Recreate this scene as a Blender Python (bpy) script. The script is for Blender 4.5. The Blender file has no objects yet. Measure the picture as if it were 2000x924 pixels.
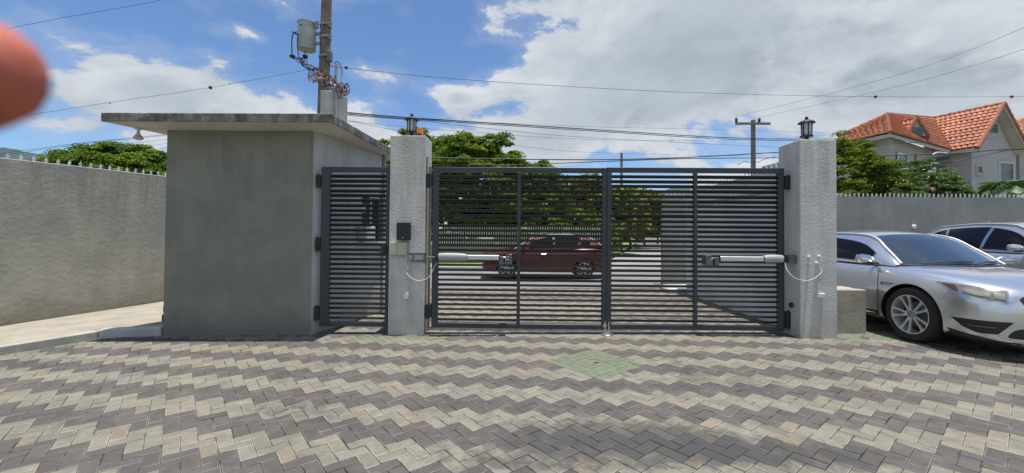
import bpy, bmesh, math, random
import numpy as np
from mathutils import Vector, Matrix, Euler
from mathutils.bvhtree import BVHTree
random.seed(7); rng = np.random.default_rng(7)
S = bpy.context.scene
C = S.collection
R = math.radians

# ------------------------------------------------------------------ camera
FPX, YAW, PITCH, ROLL, CY = 807.948, .0173325, .0168078, .0082073, 446.769
EYE = Vector((0, 0, 1.45))
cyw, syw, cp, sp_ = math.cos(YAW), math.sin(YAW), math.cos(PITCH), math.sin(PITCH)
fw = Vector((-syw*cp, cyw*cp, sp_)); rt = Vector((cyw, syw, 0)); up = rt.cross(fw)
cr, sr = math.cos(ROLL), math.sin(ROLL)
CR = cr*rt + sr*up; CU = -sr*rt + cr*up
cam_d = bpy.data.cameras.new('camera'); cam = bpy.data.objects.new('camera', cam_d); C.objects.link(cam)
m = Matrix((CR, CU, -fw)).transposed().to_4x4(); m.translation = EYE
cam.matrix_world = m
cam_d.sensor_width = 36; cam_d.lens = 36*FPX/2000
cam_d.shift_y = -(462-CY)/2000
cam_d.clip_start = .005; cam_d.clip_end = 6000
cam_d.dof.use_dof = True; cam_d.dof.focus_distance = 7.5; cam_d.dof.aperture_fstop = cam_d.lens/2.0
S.camera = cam
S.view_settings.view_transform = 'Standard'; S.view_settings.look = 'None'
S.view_settings.exposure = 0.34; S.view_settings.gamma = 1

def ray(u, v):
    return CR*((u-1000)/FPX) - CU*((v-CY)/FPX) + fw
def at(u, v, Y):                      # the point of the place seen at (u, v) at depth Y
    d = ray(u, v); return EYE + d*(Y/d.y)
def atz(u, v, z):
    d = ray(u, v); return EYE + d*((z-1.45)/d.z)

# ------------------------------------------------------------------ sun and sky
SUN = Vector((.085, -.036, 1)).normalized()
sd = bpy.data.lights.new('sun', 'SUN'); sun = bpy.data.objects.new('sun', sd); C.objects.link(sun)
sd.energy = 4.9; sd.angle = R(.53); sd.color = (1, .965, .9)
sun.rotation_euler = SUN.to_track_quat('Z', 'Y').to_euler()
W = bpy.data.worlds.new('World'); S.world = W; W.use_nodes = True
nt = W.node_tree; nt.nodes.clear()

class NG:
    def __init__(s, nt): s.nt = nt
    def n(s, t, **k):
        o = s.nt.nodes.new(t)
        for a, b in k.items(): setattr(o, a, b)
        return o
    def put(s, sock, v):
        if hasattr(v, 'is_output') or isinstance(v, bpy.types.NodeSocket): s.nt.links.new(v, sock)
        else: sock.default_value = v
    def m(s, op, a, b=None, c=None, clamp=False):
        o = s.n('ShaderNodeMath', operation=op, use_clamp=clamp); s.put(o.inputs[0], a)
        if b is not None: s.put(o.inputs[1], b)
        if c is not None: s.put(o.inputs[2], c)
        return o.outputs[0]
    def noise(s, vec, scale, detail=4, rough=.55, dist=0, lac=2.0):
        o = s.n('ShaderNodeTexNoise'); s.put(o.inputs['Vector'], vec); o.inputs['Scale'].default_value = scale
        o.inputs['Detail'].default_value = detail; o.inputs['Roughness'].default_value = rough
        o.inputs['Distortion'].default_value = dist; o.inputs['Lacunarity'].default_value = lac
        return o.outputs['Fac']
    def mix(s, f, a, b, blend='MIX'):
        o = s.n('ShaderNodeMix', data_type='RGBA', blend_type=blend); s.put(o.inputs[0], f)
        for k, v in ((6, a), (7, b)):
            if isinstance(v, (tuple, list)): v = tuple(v)+((1,) if len(v) == 3 else ())
            s.put(o.inputs[k], v)
        return o.outputs[2]
    def ramp(s, f, a, b, lo=0., hi=1., smooth=True):
        o = s.n('ShaderNodeMapRange', interpolation_type='SMOOTHSTEP' if smooth else 'LINEAR'); s.put(o.inputs[0], f)
        o.inputs[1].default_value = a; o.inputs[2].default_value = b; o.inputs[3].default_value = lo; o.inputs[4].default_value = hi
        return o.outputs[0]
    def vm(s, op, a, b):
        o = s.n('ShaderNodeVectorMath', operation=op); s.put(o.inputs[0], a)
        if op == 'SCALE': s.put(o.inputs[3], b)
        else: s.put(o.inputs[1], b)
        return o.outputs[0]

def build_sky():
    g = NG(nt)
    out = g.n('ShaderNodeOutputWorld')
    sky = g.n('ShaderNodeTexSky', sky_type='NISHITA'); sky.sun_disc = False
    sky.sun_elevation = math.asin(SUN.z); sky.sun_rotation = math.atan2(SUN.x, SUN.y)
    sky.air_density = 1.0; sky.dust_density = .6; sky.ozone_density = 2.2; sky.altitude = 100
    bg = g.n('ShaderNodeBackground'); nt.links.new(g.mix(1., sky.outputs[0], (.80, .95, 1.12), 'MULTIPLY'), bg.inputs[0]); bg.inputs[1].default_value = .105
    tc = g.n('ShaderNodeTexCoord'); d = tc.outputs['Generated']
    sx = g.n('ShaderNodeSeparateXYZ'); nt.links.new(d, sx.inputs[0])
    az = g.m('ARCTAN2', sx.outputs[0], sx.outputs[1]); el = g.m('ARCSINE', sx.outputs[2])
    stretch = g.vm('MULTIPLY', d, (1, 1, 1.9))
    n1 = g.noise(stretch, 2.6, 14, .62, .25)
    n2 = g.noise(g.vm('ADD', stretch, (.0, .0, .06)), 2.6, 10, .62, .25)
    wisp = g.noise(g.vm('ADD', stretch, (5.2, 1.1, 3)), 5.5, 6, .6, .4)
    nz = g.noise(g.vm('ADD', stretch, (3., 7., 1.)), 7.5, 5, .6)
    # named banks of cumulus: azimuth, elevation, half widths (radians), weight
    total = None
    for (u, v, ru, rv, wgt) in [
        (380, 225, 260, 75, .40), (300, 170, 105, 42, .20), (500, 175, 120, 55, .20), (120, 250, 130, 32, .22), (700, 250, 110, 80, .26),
        (722, 140, 50, 24, .32), (480, 66, 85, 16, .27), (960, 280, 150, 36, .34), (885, 195, 56, 24, .34),
        (925, 50, 80, 26, .2), (1330, 60, 230, 120, .46), (1750, 130, 470, 170, .62), (1220, 190, 190, 70, .40), (1090, 280, 120, 60, .30),
        (1075, 100, 60, 26, .18), (1075, 12, 62, 18, .2), (400, 60, 420, 66, -.20), (860, 70, 200, 50, -.20), (980, 110, 60, 40, -.12), (830, 205, 40, 45, -.14),
        (1000, 225, 40, 20, -.1)]:
        p = ray(u, v); a0 = math.atan2(p.x, p.y); hyp = math.hypot(p.x, p.y); e0 = math.atan2(p.z, hyp)
        wa = ru/FPX/(1+(p.x/p.y)**2); we = rv/FPX/hyp*p.y
        t1 = g.m('POWER', g.m('DIVIDE', g.m('SUBTRACT', az, a0), wa), 2.0)
        t2 = g.m('POWER', g.m('DIVIDE', g.m('SUBTRACT', el, e0), we), 2.0)
        e = g.m('MULTIPLY', g.m('EXPONENT', g.m('MULTIPLY', g.m('ADD', t1, t2), -1)), wgt)
        total = e if total is None else g.m('ADD', total, e)
    # plain fair-weather cover everywhere else round the dome
    amp = g.m('ADD', g.m('ADD', g.m('MULTIPLY', g.m('SUBTRACT', n1, .5), 1.75), g.m('MULTIPLY', g.m('SUBTRACT', wisp, .5), .55)), .5)
    cover = g.m('ADD', amp, total)
    front = g.ramp(sx.outputs[1], -.1, .35)
    base = g.m('MULTIPLY', g.m('SUBTRACT', 1, front), .16)
    cover = g.m('ADD', cover, base)
    alpha = g.ramp(cover, .60, .72)
    veil = g.m('MULTIPLY', g.ramp(cover, .42, .75), .32)
    alpha = g.m('MAXIMUM', alpha, veil)
    lit = g.m('ADD', g.m('MULTIPLY', g.m('SUBTRACT', n1, n2), 3.2), .52, clamp=True)
    # the thick bank is grey underneath
    thick = g.ramp(cover, .80, 1.12)
    c = g.mix(lit, (.50, .57, .66), (.90, .93, .97))
    c = g.mix(g.m('MULTIPLY', g.ramp(nz, .35, .7), .35), c, (.58, .66, .75))
    c = g.mix(g.m('MULTIPLY', thick, .72), c, g.mix(g.ramp(n2, .32, .68), (.27, .35, .44), (.58, .66, .75)))
    bc = g.n('ShaderNodeBackground'); nt.links.new(c, bc.inputs[0]); bc.inputs[1].default_value = .70
    mx = g.n('ShaderNodeMixShader'); nt.links.new(alpha, mx.inputs[0]); nt.links.new(bg.outputs[0], mx.inputs[1]); nt.links.new(bc.outputs[0], mx.inputs[2])
    nt.links.new(mx.outputs[0], out.inputs[0])
build_sky()

# ------------------------------------------------------------------ materials
def mat(name, c1, c2=None, scale=3., rough=.8, bump=0., bscale=40., detail=5, metal=0., spots=None, coat=0., rnd=0., bdist=.01, streak=None, spec=.5, attr_tint=0., trans=0., base=None, drip=None, patches=None):
    mt = bpy.data.materials.new(name); mt.use_nodes = True; t = mt.node_tree; g = NG(t)
    b = t.nodes['Principled BSDF']; b.inputs['Roughness'].default_value = rough; b.inputs['Metallic'].default_value = metal
    b.inputs['Coat Weight'].default_value = coat; b.inputs['Specular IOR Level'].default_value = spec
    geo = g.n('ShaderNodeNewGeometry'); pos = geo.outputs['Position']
    col = None
    if c2 is None: c2 = tuple(x*.86 for x in c1)
    f = g.ramp(g.noise(pos, scale, detail, .6), .33, .67)
    col = g.mix(f, c1, c2)
    if streak:                                   # rain streaks: stretched noise
        v = g.vm('MULTIPLY', pos, (streak[0], streak[0], streak[0]*.12))
        sf = g.m('MULTIPLY', g.ramp(g.noise(v, 1., 6, .65), .42, .72), streak[1])
        col = g.mix(sf, col, streak[2])
    if spots:                                    # (scale, threshold, colour, strength)
        for (sc, th, c3, st) in spots:
            sf = g.m('MULTIPLY', g.ramp(g.noise(pos, sc, 5, .62, .3), th, th+.09), st)
            col = g.mix(sf, col, c3)
    if patches:                                  # oil and tyre grime lying where cars stand: (x, y, half width, half depth, strength)
        s3 = g.n('ShaderNodeSeparateXYZ'); t.links.new(pos, s3.inputs[0]); tot = None
        for (px_, py_, wx, wy, st_) in patches:
            a_ = g.m('POWER', g.m('DIVIDE', g.m('SUBTRACT', s3.outputs[0], px_), wx), 2.); b_ = g.m('POWER', g.m('DIVIDE', g.m('SUBTRACT', s3.outputs[1], py_), wy), 2.)
            e_ = g.m('MULTIPLY', g.m('EXPONENT', g.m('MULTIPLY', g.m('ADD', a_, b_), -1)), st_); tot = e_ if tot is None else g.m('ADD', tot, e_)
        nn2 = g.m('ADD', tot, g.m('MULTIPLY', g.m('SUBTRACT', g.noise(pos, 7, 7, .7, .5), .5), 2.2))
        col = g.mix(g.m('MULTIPLY', g.ramp(nn2, .30, .95), .72), col, (.045, .044, .044))
    if base or drip:
        sx_ = g.n('ShaderNodeSeparateXYZ'); t.links.new(pos, sx_.inputs[0]); zz = sx_.outputs[2]
    if base:                                     # splash dirt close to the ground: (height, colour, strength)
        hh = g.m('ADD', zz, g.m('MULTIPLY', g.m('SUBTRACT', g.noise(pos, 2.2, 6, .65), .5), base[0]*1.8))
        col = g.mix(g.m('MULTIPLY', g.ramp(hh, base[0], 0.), base[2]), col, base[1])
    if drip:                                     # run-off streaks under an edge: (top z, length, colour, strength)
        v = g.vm('MULTIPLY', pos, (5, 5, .3)); nn_ = g.noise(v, 1., 7, .75)
        fall = g.ramp(g.m('ADD', zz, g.m('MULTIPLY', nn_, drip[1])), drip[0]-drip[1]*.55, drip[0]+drip[1]*.2)
        col = g.mix(g.m('MULTIPLY', g.m('MULTIPLY', fall, g.ramp(nn_, .45, .62)), drip[3]), col, drip[2])
    if rnd:
        oi = g.n('ShaderNodeObjectInfo')
        rr = g.m('FRACT', g.m('ADD', oi.outputs['Random'], geo.outputs['Random Per Island']))
        k = g.m('ADD', g.m('MULTIPLY', g.m('SUBTRACT', rr, .5), rnd), 1.)
        col = g.vm('SCALE', col, k)
        if patches: col = g.mix(g.ramp(g.m('FRACT', g.m('MULTIPLY', rr, 7.31)), .82, .92), col, g.vm('MULTIPLY', col, (1.05, .965, .91)))
    g.put(b.inputs['Base Color'], col)
    if trans:
        ms = g.n('ShaderNodeMixShader'); tr = g.n('ShaderNodeBsdfTranslucent'); t.links.new(col, tr.inputs[0])
        ms.inputs[0].default_value = trans
        t.links.new(b.outputs[0], ms.inputs[1]); t.links.new(tr.outputs[0], ms.inputs[2])
        t.links.new(ms.outputs[0], t.nodes['Material Output'].inputs[0])
    if bump:
        bn = g.n('ShaderNodeBump'); bn.inputs['Strength'].default_value = bump; bn.inputs['Distance'].default_value = bdist
        h = g.noise(pos, bscale, 5, .62)
        t.links.new(h, bn.inputs['Height']); t.links.new(bn.outputs[0], b.inputs['Normal'])
    return mt

M = {}
dirt = (.13, .12, .11)
M['paver_light'] = mat('paver_light', (.205, .189, .148), (.160, .149, .120), 9, .92, .35, 260, patches=[(-1.9, 3.45, .55, .22, .62), (.35, 3.1, .75, .30, .75), (1.15, 3.0, .6, .28, .8), (1.9, 2.75, .9, .22, .8), (.1, 2.7, .9, .2, .7), (3.2, 3.3, .5, .2, .5), (-.9, 4.3, .7, .3, .3), (1.6, 4.0, .7, .3, .35), (-3.6, 3.2, .4, .2, .4)], rnd=.19, bdist=.004,
    spots=[(1.1, .52, (.135, .128, .108), .6), (36, .58, (.29, .275, .23), .55), (2.2, .57, (.21, .165, .125), .5), (.75, .56, (.085, .083, .078), .6), (90, .56, (.11, .10, .082), .5), (6, .60, (.09, .088, .08), .45)])
M['paver_dark'] = mat('paver_dark', (.097, .087, .079), (.076, .069, .064), 9, .92, .35, 260, patches=[(-1.9, 3.45, .55, .22, .62), (.35, 3.1, .75, .30, .75), (1.15, 3.0, .6, .28, .8), (1.9, 2.75, .9, .22, .8), (.1, 2.7, .9, .2, .7), (3.2, 3.3, .5, .2, .5), (-.9, 4.3, .7, .3, .3), (1.6, 4.0, .7, .3, .35), (-3.6, 3.2, .4, .2, .4)], rnd=.19, bdist=.004,
    spots=[(1.1, .52, (.062, .057, .053), .6), (45, .62, (.20, .185, .16), .5), (90, .56, (.045, .041, .038), .5), (1.7, .56, (.135, .118, .10), .5), (.75, .56, (.05, .048, .048), .55), (6, .62, (.14, .13, .115), .4)])
M['paver_green'] = mat('paver_green', (.115, .15, .095), (.14, .152, .112), 11, .9, .35, 240, rnd=.12, bdist=.004,
    spots=[(7, .56, (.17, .17, .14), .7), (40, .62, (.26, .30, .22), .5)])
M['paver_edge_light'] = mat('paver_edge_light', (.31, .29, .23), (.12, .115, .095), 6, .95, patches=[(-1.9, 3.45, .55, .22, .62), (.35, 3.1, .75, .30, .75), (1.15, 3.0, .6, .28, .8), (1.9, 2.75, .9, .22, .8), (.1, 2.7, .9, .2, .7), (3.2, 3.3, .5, .2, .5), (-.9, 4.3, .7, .3, .3), (1.6, 4.0, .7, .3, .35), (-3.6, 3.2, .4, .2, .4)], rnd=.1)
M['paver_edge_dark'] = mat('paver_edge_dark', (.19, .18, .17), (.05, .048, .048), 5, .95, patches=[(-1.9, 3.45, .55, .22, .62), (.35, 3.1, .75, .30, .75), (1.15, 3.0, .6, .28, .8), (1.9, 2.75, .9, .22, .8), (.1, 2.7, .9, .2, .7), (3.2, 3.3, .5, .2, .5), (-.9, 4.3, .7, .3, .3), (1.6, 4.0, .7, .3, .35), (-3.6, 3.2, .4, .2, .4)], rnd=.1)
M['joint'] = mat('joint_sand', (.11, .10, .088), (.04, .038, .035), 4, 1)
M['asphalt'] = mat('asphalt', (.20, .20, .20), (.15, .15, .15), .7, .95, .4, 150, spots=[(.5, .6, (.26, .25, .24), .5)])
M['road_pale'] = mat('road_concrete', (.27, .265, .25), (.215, .21, .20), .5, .95, .4, 90)
M['earth'] = mat('earth', (.17, .15, .11), (.10, .13, .06), .4, 1, .5, 20)
M['grass'] = mat('grass', (.13, .25, .035), (.18, .29, .05), 2, 1, rnd=.5)
M['stucco'] = mat('rough_stucco', (.66, .64, .605), (.57, .555, .525), 3, .95, 1., 38, bdist=.026, base=(.5, (.40, .37, .33), .6), drip=(2.9, 1.2, (.36, .34, .32), .45), streak=(5, .35, (.30, .28, .27)),
    spots=[(2.2, .62, (.50, .46, .43), .4)])
M['plaster_side_lit'] = mat('plaster_lightened_for_bounce', (.55, .55, .52), (.46, .465, .445), 2, .93, .35, 60, bdist=.006, streak=(4, .4, (.30, .30, .28)), base=(.5, (.25, .25, .22), .6))  # hut plaster made lighter on the side wall, standing in for ground bounce
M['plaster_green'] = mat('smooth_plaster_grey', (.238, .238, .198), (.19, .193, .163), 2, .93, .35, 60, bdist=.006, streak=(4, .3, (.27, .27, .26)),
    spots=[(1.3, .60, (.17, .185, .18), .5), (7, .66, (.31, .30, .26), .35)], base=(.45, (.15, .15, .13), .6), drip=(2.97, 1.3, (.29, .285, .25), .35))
M['plaster_wall'] = mat('trowelled_wall', (.40, .385, .325), (.325, .315, .265), 1.6, .95, .4, 12, bdist=.02, base=(.55, (.20, .17, .12), .65), drip=(2.6, .8, (.22, .2, .17), .5),
    spots=[(1., .58, (.21, .215, .195), .5), (4, .66, (.36, .33, .28), .4)], streak=(2.2, .25, (.20, .19, .17)))
M['wall_back'] = mat('grey_rendered_wall', (.33, .34, .315), (.27, .28, .265), 1.2, .95, .5, 30, drip=(2.7, 1.2, (.22, .21, .19), .3), spots=[(.9, .58, (.20, .22, .21), .5)], streak=(2, .4, (.22, .20, .18)))
M['wall_inner'] = mat('grey_inner_wall', (.60, .61, .61), (.52, .53, .535), 1.2, .95, .3, 30, streak=(2, .3, (.26, .26, .25)))
M['block'] = mat('stained_block', (.40, .36, .29), (.31, .28, .23), 3, .95, .8, 28, bdist=.015, spots=[(2.6, .6, (.46, .31, .20), .35)])
M['slab_edge'] = mat('weathered_slab_edge', (.24, .225, .20), (.085, .082, .076), 4.5, .95, .6, 60, bdist=.012, streak=(9, .75, (.05, .049, .045)), spots=[(7, .55, (.34, .315, .28), .75), (26, .62, (.05, .05, .045), .8)])
M['slab_soffit'] = mat('painted_soffit', (.62, .59, .52), (.55, .53, .47), 1.4, .9, spots=[(2, .68, (.42, .36, .28), .5)])
M['pier'] = mat('bare_concrete', (.42, .42, .40), (.33, .33, .32), 3, .9, .3, 60, streak=(9, .75, (.20, .20, .19)))
M['walk'] = mat('footpath_concrete', (.35, .315, .255), (.26, .235, .195), 2.2, .95, .6, 40, bdist=.01, spots=[(1.6, .6, (.30, .27, .22), .5)], streak=(3, .2, (.3, .28, .24)))
M['curb_white'] = mat('whitewashed_kerb', (.48, .48, .47), (.40, .40, .41), 3, .9, .3, 50, spots=[(6, .62, (.4, .38, .35), .5)])
M['curb'] = mat('grey_kerb', (.40, .38, .34), (.30, .29, .27), 4, .95, .4, 60, spots=[(5, .62, (.22, .2, .17), .5)])
M['gate'] = mat('dark_grey_gate_paint', (.038, .044, .055), (.030, .034, .043), 3, .38, .05, 90, spots=[(9, .68, (.075, .075, .078), .5)])
M['slat'] = mat('slat_paint', (.026, .028, .032), (.020, .021, .024), 3, .42, spots=[(7, .66, (.07, .065, .06), .6)])
M['black'] = mat('black_plastic', (.016, .016, .018), None, 4, .45)
M['rubber'] = mat('rubber', (.014, .014, .014), (.022, .021, .02), 8, .82)
M['galv'] = mat('galvanised_steel', (.33, .34, .35), (.22, .23, .24), 12, .45, metal=.75)
M['steel'] = mat('bright_steel', (.62, .62, .62), None, 9, .28, metal=.9)
M['rust'] = mat('rusty_steel', (.30, .28, .26), (.22, .19, .16), 14, .85, spots=[(10, .56, (.26, .12, .06), .6)])
M['act_grey'] = mat('actuator_cast_grey', (.40, .41, .42), None, 5, .45)
M['act_alu'] = mat('actuator_aluminium', (.62, .63, .64), (.55, .56, .57), 5, .38, metal=.35)
M['act_dark'] = mat('actuator_bracket', (.13, .145, .155), None, 9, .5, metal=.3)
M['cream'] = mat('cream_plastic', (.48, .47, .35), (.42, .41, .31), 5, .5)
M['white_plastic'] = mat('white_plastic', (.70, .70, .70), None, 5, .45)
M['opal'] = mat('frosted_lantern_pane', (.52, .53, .56), None, 4, .35)
M['orange'] = mat('orange_beacon_lens', (.85, .22, .015), (.8, .19, .01), 5, .3)
M['wood_pole'] = mat('weathered_pole', (.20, .155, .12), (.11, .085, .07), 3, .95, .6, 30, streak=(16, .8, (.27, .22, .18)))
M['far_pole'] = mat('far_pole', (.22, .20, .19), None, 3, .9)
M['trafo'] = mat('transformer_tank', (.40, .44, .43), (.34, .38, .37), 3, .45, streak=(5, .3, (.3, .32, .3)))
M['trafo_base'] = mat('transformer_underside', (.36, .36, .28), None, 3, .7)
M['wire'] = mat('black_wire', (.02, .02, .022), None, 3, .6)
M['pinkwire'] = mat('faded_pink_wire', (.36, .22, .20), (.20, .13, .13), 8, .7)
M['marker'] = mat('marker_ball', (.12, .03, .025), None, 4, .6)
M['white_paint'] = mat('white_paint', (.72, .72, .72), (.62, .62, .60), 5, .6)
M['spike'] = mat('galvanised_spike', (.62, .64, .66), (.5, .52, .54), 20, .55, metal=.1)
M['dark_glass'] = mat('dark_glass', (.012, .014, .016), None, 2, .06, spec=.8)
M['win_frame'] = mat('white_window_frame', (.66, .67, .70), None, 5, .4)
M['room'] = mat('dark_room', (.03, .03, .03), None, 2, .9)
M['house'] = mat('beige_house_render', (.42, .40, .35), (.37, .355, .315), .6, .9, .2, 20)
M['house2'] = mat('grey_house_render', (.46, .46, .47), (.41, .41, .42), .6, .9, .2, 20)
M['house_win'] = mat('house_window_glass', (.10, .12, .12), (.06, .075, .075), 2, .2)
M['fascia'] = mat('cream_fascia', (.55, .52, .45), None, 2, .8)
M['tile'] = mat('orange_clay_tile', (.47, .205, .125), (.38, .155, .095), 2.4, .85, rnd=.35, spots=[(3, .62, (.33, .13, .08), .5)])
M['ridge_tile'] = mat('ridge_tile', (.38, .15, .095), (.29, .11, .07), 3, .85)
M['ac'] = mat('air_conditioner_casing', (.62, .62, .60), None, 4, .5)
M['leaf_dark'] = mat('broad_leaf', (.07, .135, .012), (.165, .235, .022), .8, .8, spec=.12, rnd=1.0, trans=.28)
M['leaf_mango'] = mat('dense_leaf', (.075, .145, .014), (.165, .235, .024), .9, .8, spec=.12, rnd=.9, trans=.22)
M['leaf_yellow'] = mat('yellow_green_leaf', (.19, .235, .03), (.10, .155, .024), .7, .6, spec=.12, rnd=1.0, trans=.3)
M['leaf_shrub'] = mat('shrub_leaf', (.08, .15, .03), (.14, .21, .045), 1.3, .55, spec=.12, rnd=.9, trans=.25)
M['flower'] = mat('pink_bracts', (.55, .16, .20), (.62, .30, .24), 9, .7, rnd=.5)
M['dry_leaf'] = mat('dry_leaf', (.22, .07, .035), (.14, .06, .035), 20, .9, rnd=.6)
M['bark'] = mat('bark', (.12, .095, .07), (.07, .055, .042), 4, .95, .6, 20)
M['palm_leaf'] = mat('palm_leaf', (.06, .13, .03), (.10, .19, .05), 2, .5, rnd=.5, trans=.2)
M['hill'] = mat('hazed_wooded_hill', (.04, .065, .07), (.055, .08, .08), .01, 1)  # distance haze is put into the blue of this colour
M['paint_silver'] = mat('silver_paint', (.66, .68, .70), (.64, .66, .68), 1, .24, metal=.82, coat=.9)
M['strip'] = mat('pillar_paint', (.42, .43, .44), None, 1, .5, metal=.2)
M['paint_grey'] = mat('pale_silver_paint', (.46, .48, .51), None, 1, .28, metal=.5, coat=.8)
M['paint_red'] = mat('dark_red_paint', (.085, .004, .009), None, 1, .25, metal=.2, coat=.8)
M['tint'] = mat('tinted_car_glass', (.006, .0065, .007), None, 1, .06, spec=.16)
M['windscreen'] = mat('windscreen_glass', (.02, .03, .038), None, 1, .03, spec=1.0, coat=1.)
M['chrome'] = mat('chrome', (.75, .76, .78), None, 1, .12, metal=1.)
M['alloy'] = mat('alloy_rim', (.62, .62, .63), (.55, .55, .56), 6, .35, metal=.45)
M['lamp'] = mat('headlight_lens', (.11, .105, .09), (.19, .18, .155), 14, .2, coat=.6, spec=.5)
M['lamp_bright'] = mat('headlight_reflector', (.36, .35, .32), None, 8, .25, metal=.5, coat=.5)
M['amber'] = mat('amber_reflector', (.05, .03, .022), None, 8, .3, coat=1.)
M['skin'] = mat('skin', (.46, .14, .095), (.36, .085, .06), 90, .75, .6, 700, bdist=.0006, spec=.3)
M['skin'].node_tree.nodes['Principled BSDF'].inputs['Subsurface Weight'].default_value = .35
M['skin'].node_tree.nodes['Principled BSDF'].inputs['Subsurface Radius'].default_value = (.008, .003, .002)
M['skin'].node_tree.nodes['Principled BSDF'].inputs['Subsurface Scale'].default_value = 1.
M['nail'] = mat('nail', (.70, .42, .36), None, 60, .3)

# ------------------------------------------------------------------ builders
class MB:
    """collects shapes, then links them as ONE mesh object"""
    def __init__(s): s.v = []; s.f = []; s.mi = []; s.cur = 0
    def add(s, vs, fs):
        b = len(s.v); s.v += [tuple(v) for v in vs]
        s.f += [tuple(b+i for i in f) for f in fs]; s.mi += [s.cur]*len(fs); return s
    def box(s, x0, x1, y0, y1, z0, z1, rot=None, org=None):
        vs = [Vector((x, y, z)) for x in (x0, x1) for y in (y0, y1) for z in (z0, z1)]
        if rot is not None: vs = [rot @ (v-org)+org for v in vs]
        return s.add(vs, [(0, 1, 3, 2), (4, 6, 7, 5), (0, 4, 5, 1), (2, 3, 7, 6), (0, 2, 6, 4), (1, 5, 7, 3)])
    def prism(s, poly, z0, z1):
        n = len(poly); z0s = z0 if callable(z0) else (lambda x, y: z0); z1s = z1 if callable(z1) else (lambda x, y: z1)
        vs = [(x, y, z0s(x, y)) for x, y in poly]+[(x, y, z1s(x, y)) for x, y in poly]
        return s.add(vs, [tuple(range(n-1, -1, -1)), tuple(range(n, 2*n))]+[(i, (i+1) % n, n+(i+1) % n, n+i) for i in range(n)])
    def tube(s, pts, r, n=8, cap=True):
        pts = [Vector(p) for p in pts]; rr = r if hasattr(r, '__len__') else [r]*len(pts)
        rings = []; ref = None
        for i, p in enumerate(pts):
            t = (pts[min(i+1, len(pts)-1)]-pts[max(i-1, 0)]).normalized()
            if ref is None: ref = t.orthogonal().normalized()
            ref = (ref - t*ref.dot(t)); ref = ref.normalized() if ref.length > 1e-6 else t.orthogonal().normalized()
            b = t.cross(ref)
            rings.append([p+(ref*math.cos(2*math.pi*k/n)+b*math.sin(2*math.pi*k/n))*rr[i] for k in range(n)])
        vs = [v for q in rings for v in q]; fs = []
        for i in range(len(pts)-1):
            for k in range(n): fs.append((i*n+k, i*n+(k+1) % n, (i+1)*n+(k+1) % n, (i+1)*n+k))
        if cap: fs += [tuple(range(n-1, -1, -1)), tuple((len(pts)-1)*n+k for k in range(n))]
        return s.add(vs, fs)
    def lathe(s, prof, org=(0, 0, 0), axis='Z', n=20, cap=True):
        org = Vector(org); vs = []; fs = []
        for (r, h) in prof:
            for k in range(n):
                a = 2*math.pi*k/n; c, q = r*math.cos(a), r*math.sin(a)
                vs.append(org+(Vector((c, q, h)) if axis == 'Z' else Vector((h, c, q)) if axis == 'X' else Vector((c, h, q))))
        m_ = len(prof)
        for i in range(m_-1):
            for k in range(n): fs.append((i*n+k, i*n+(k+1) % n, (i+1)*n+(k+1) % n, (i+1)*n+k))
        if cap: fs += [tuple(range(n-1, -1, -1)), tuple((m_-1)*n+k for k in range(n))]
        return s.add(vs, fs)
    def grid(s, P, flip=False):
        n, m_ = len(P), len(P[0])
        vs = [p for row in P for p in row]
        fs = [(i*m_+j, i*m_+j+1, (i+1)*m_+j+1, (i+1)*m_+j) for i in range(n-1) for j in range(m_-1)]
        if flip: fs = [f[::-1] for f in fs]
        return s.add(vs, fs)
    def mesh(s, name, mats, smooth=False, bevel=0, seg=1, merge=False):
        me = bpy.data.meshes.new(name); me.from_pydata(s.v, [], s.f)
        mats = mats if isinstance(mats, (list, tuple)) else [mats]
        for q in mats: me.materials.append(q)
        me.polygons.foreach_set('material_index', s.mi)
        bm = bmesh.new(); bm.from_mesh(me)
        if merge: bmesh.ops.remove_doubles(bm, verts=bm.verts, dist=1e-5)
        bmesh.ops.recalc_face_normals(bm, faces=bm.faces)
        if bevel:
            es = [e for e in bm.edges if len(e.link_faces) == 2 and e.calc_face_angle(0) > .6]
            bmesh.ops.bevel(bm, geom=es, offset=bevel, segments=seg, affect='EDGES', profile=.5)
        bm.to_mesh(me); bm.free()
        if smooth:
            me.shade_smooth()
            me.set_sharp_from_angle(angle=R(38))
        return me
    def build(s, name, mats, parent=None, **k):
        return link(name, s.mesh(name, mats, **k), parent)

def link(name, me, parent=None):
    o = bpy.data.objects.new(name, me); C.objects.link(o)
    if parent: o.parent = parent; o.matrix_parent_inverse = parent_inv(parent)
    return o
def parent_inv(p):
    mm = Matrix.Identity(4); q = p
    chain = []
    while q: chain.append(q); q = q.parent
    for q in reversed(chain): mm = mm @ q.matrix_parent_inverse @ q.matrix_basis
    return mm.inverted()
def tag(o, label=None, cat=None, group=None, kind=None):
    if label: o['label'] = label
    if cat: o['category'] = cat
    if group: o['group'] = group
    if kind: o['kind'] = kind
    return o
def thing(name, loc, label, cat, group=None, rz=0):
    o = bpy.data.objects.new(name, None); C.objects.link(o); o.location = loc; o.rotation_euler.z = rz; o.empty_display_size = .2
    return tag(o, label, cat, group)
def local(name, mb, mats, parent, **k):     # a part given in its parent's own coordinates
    o = link(name, mb.mesh(name, mats, **k)); o.parent = parent; return o
def copy_part(o, parent):
    c = o.copy(); C.objects.link(c); c.parent = parent; return c

GX = .0116823
def gz(x): return GX*max(-9., min(14., x))

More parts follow.
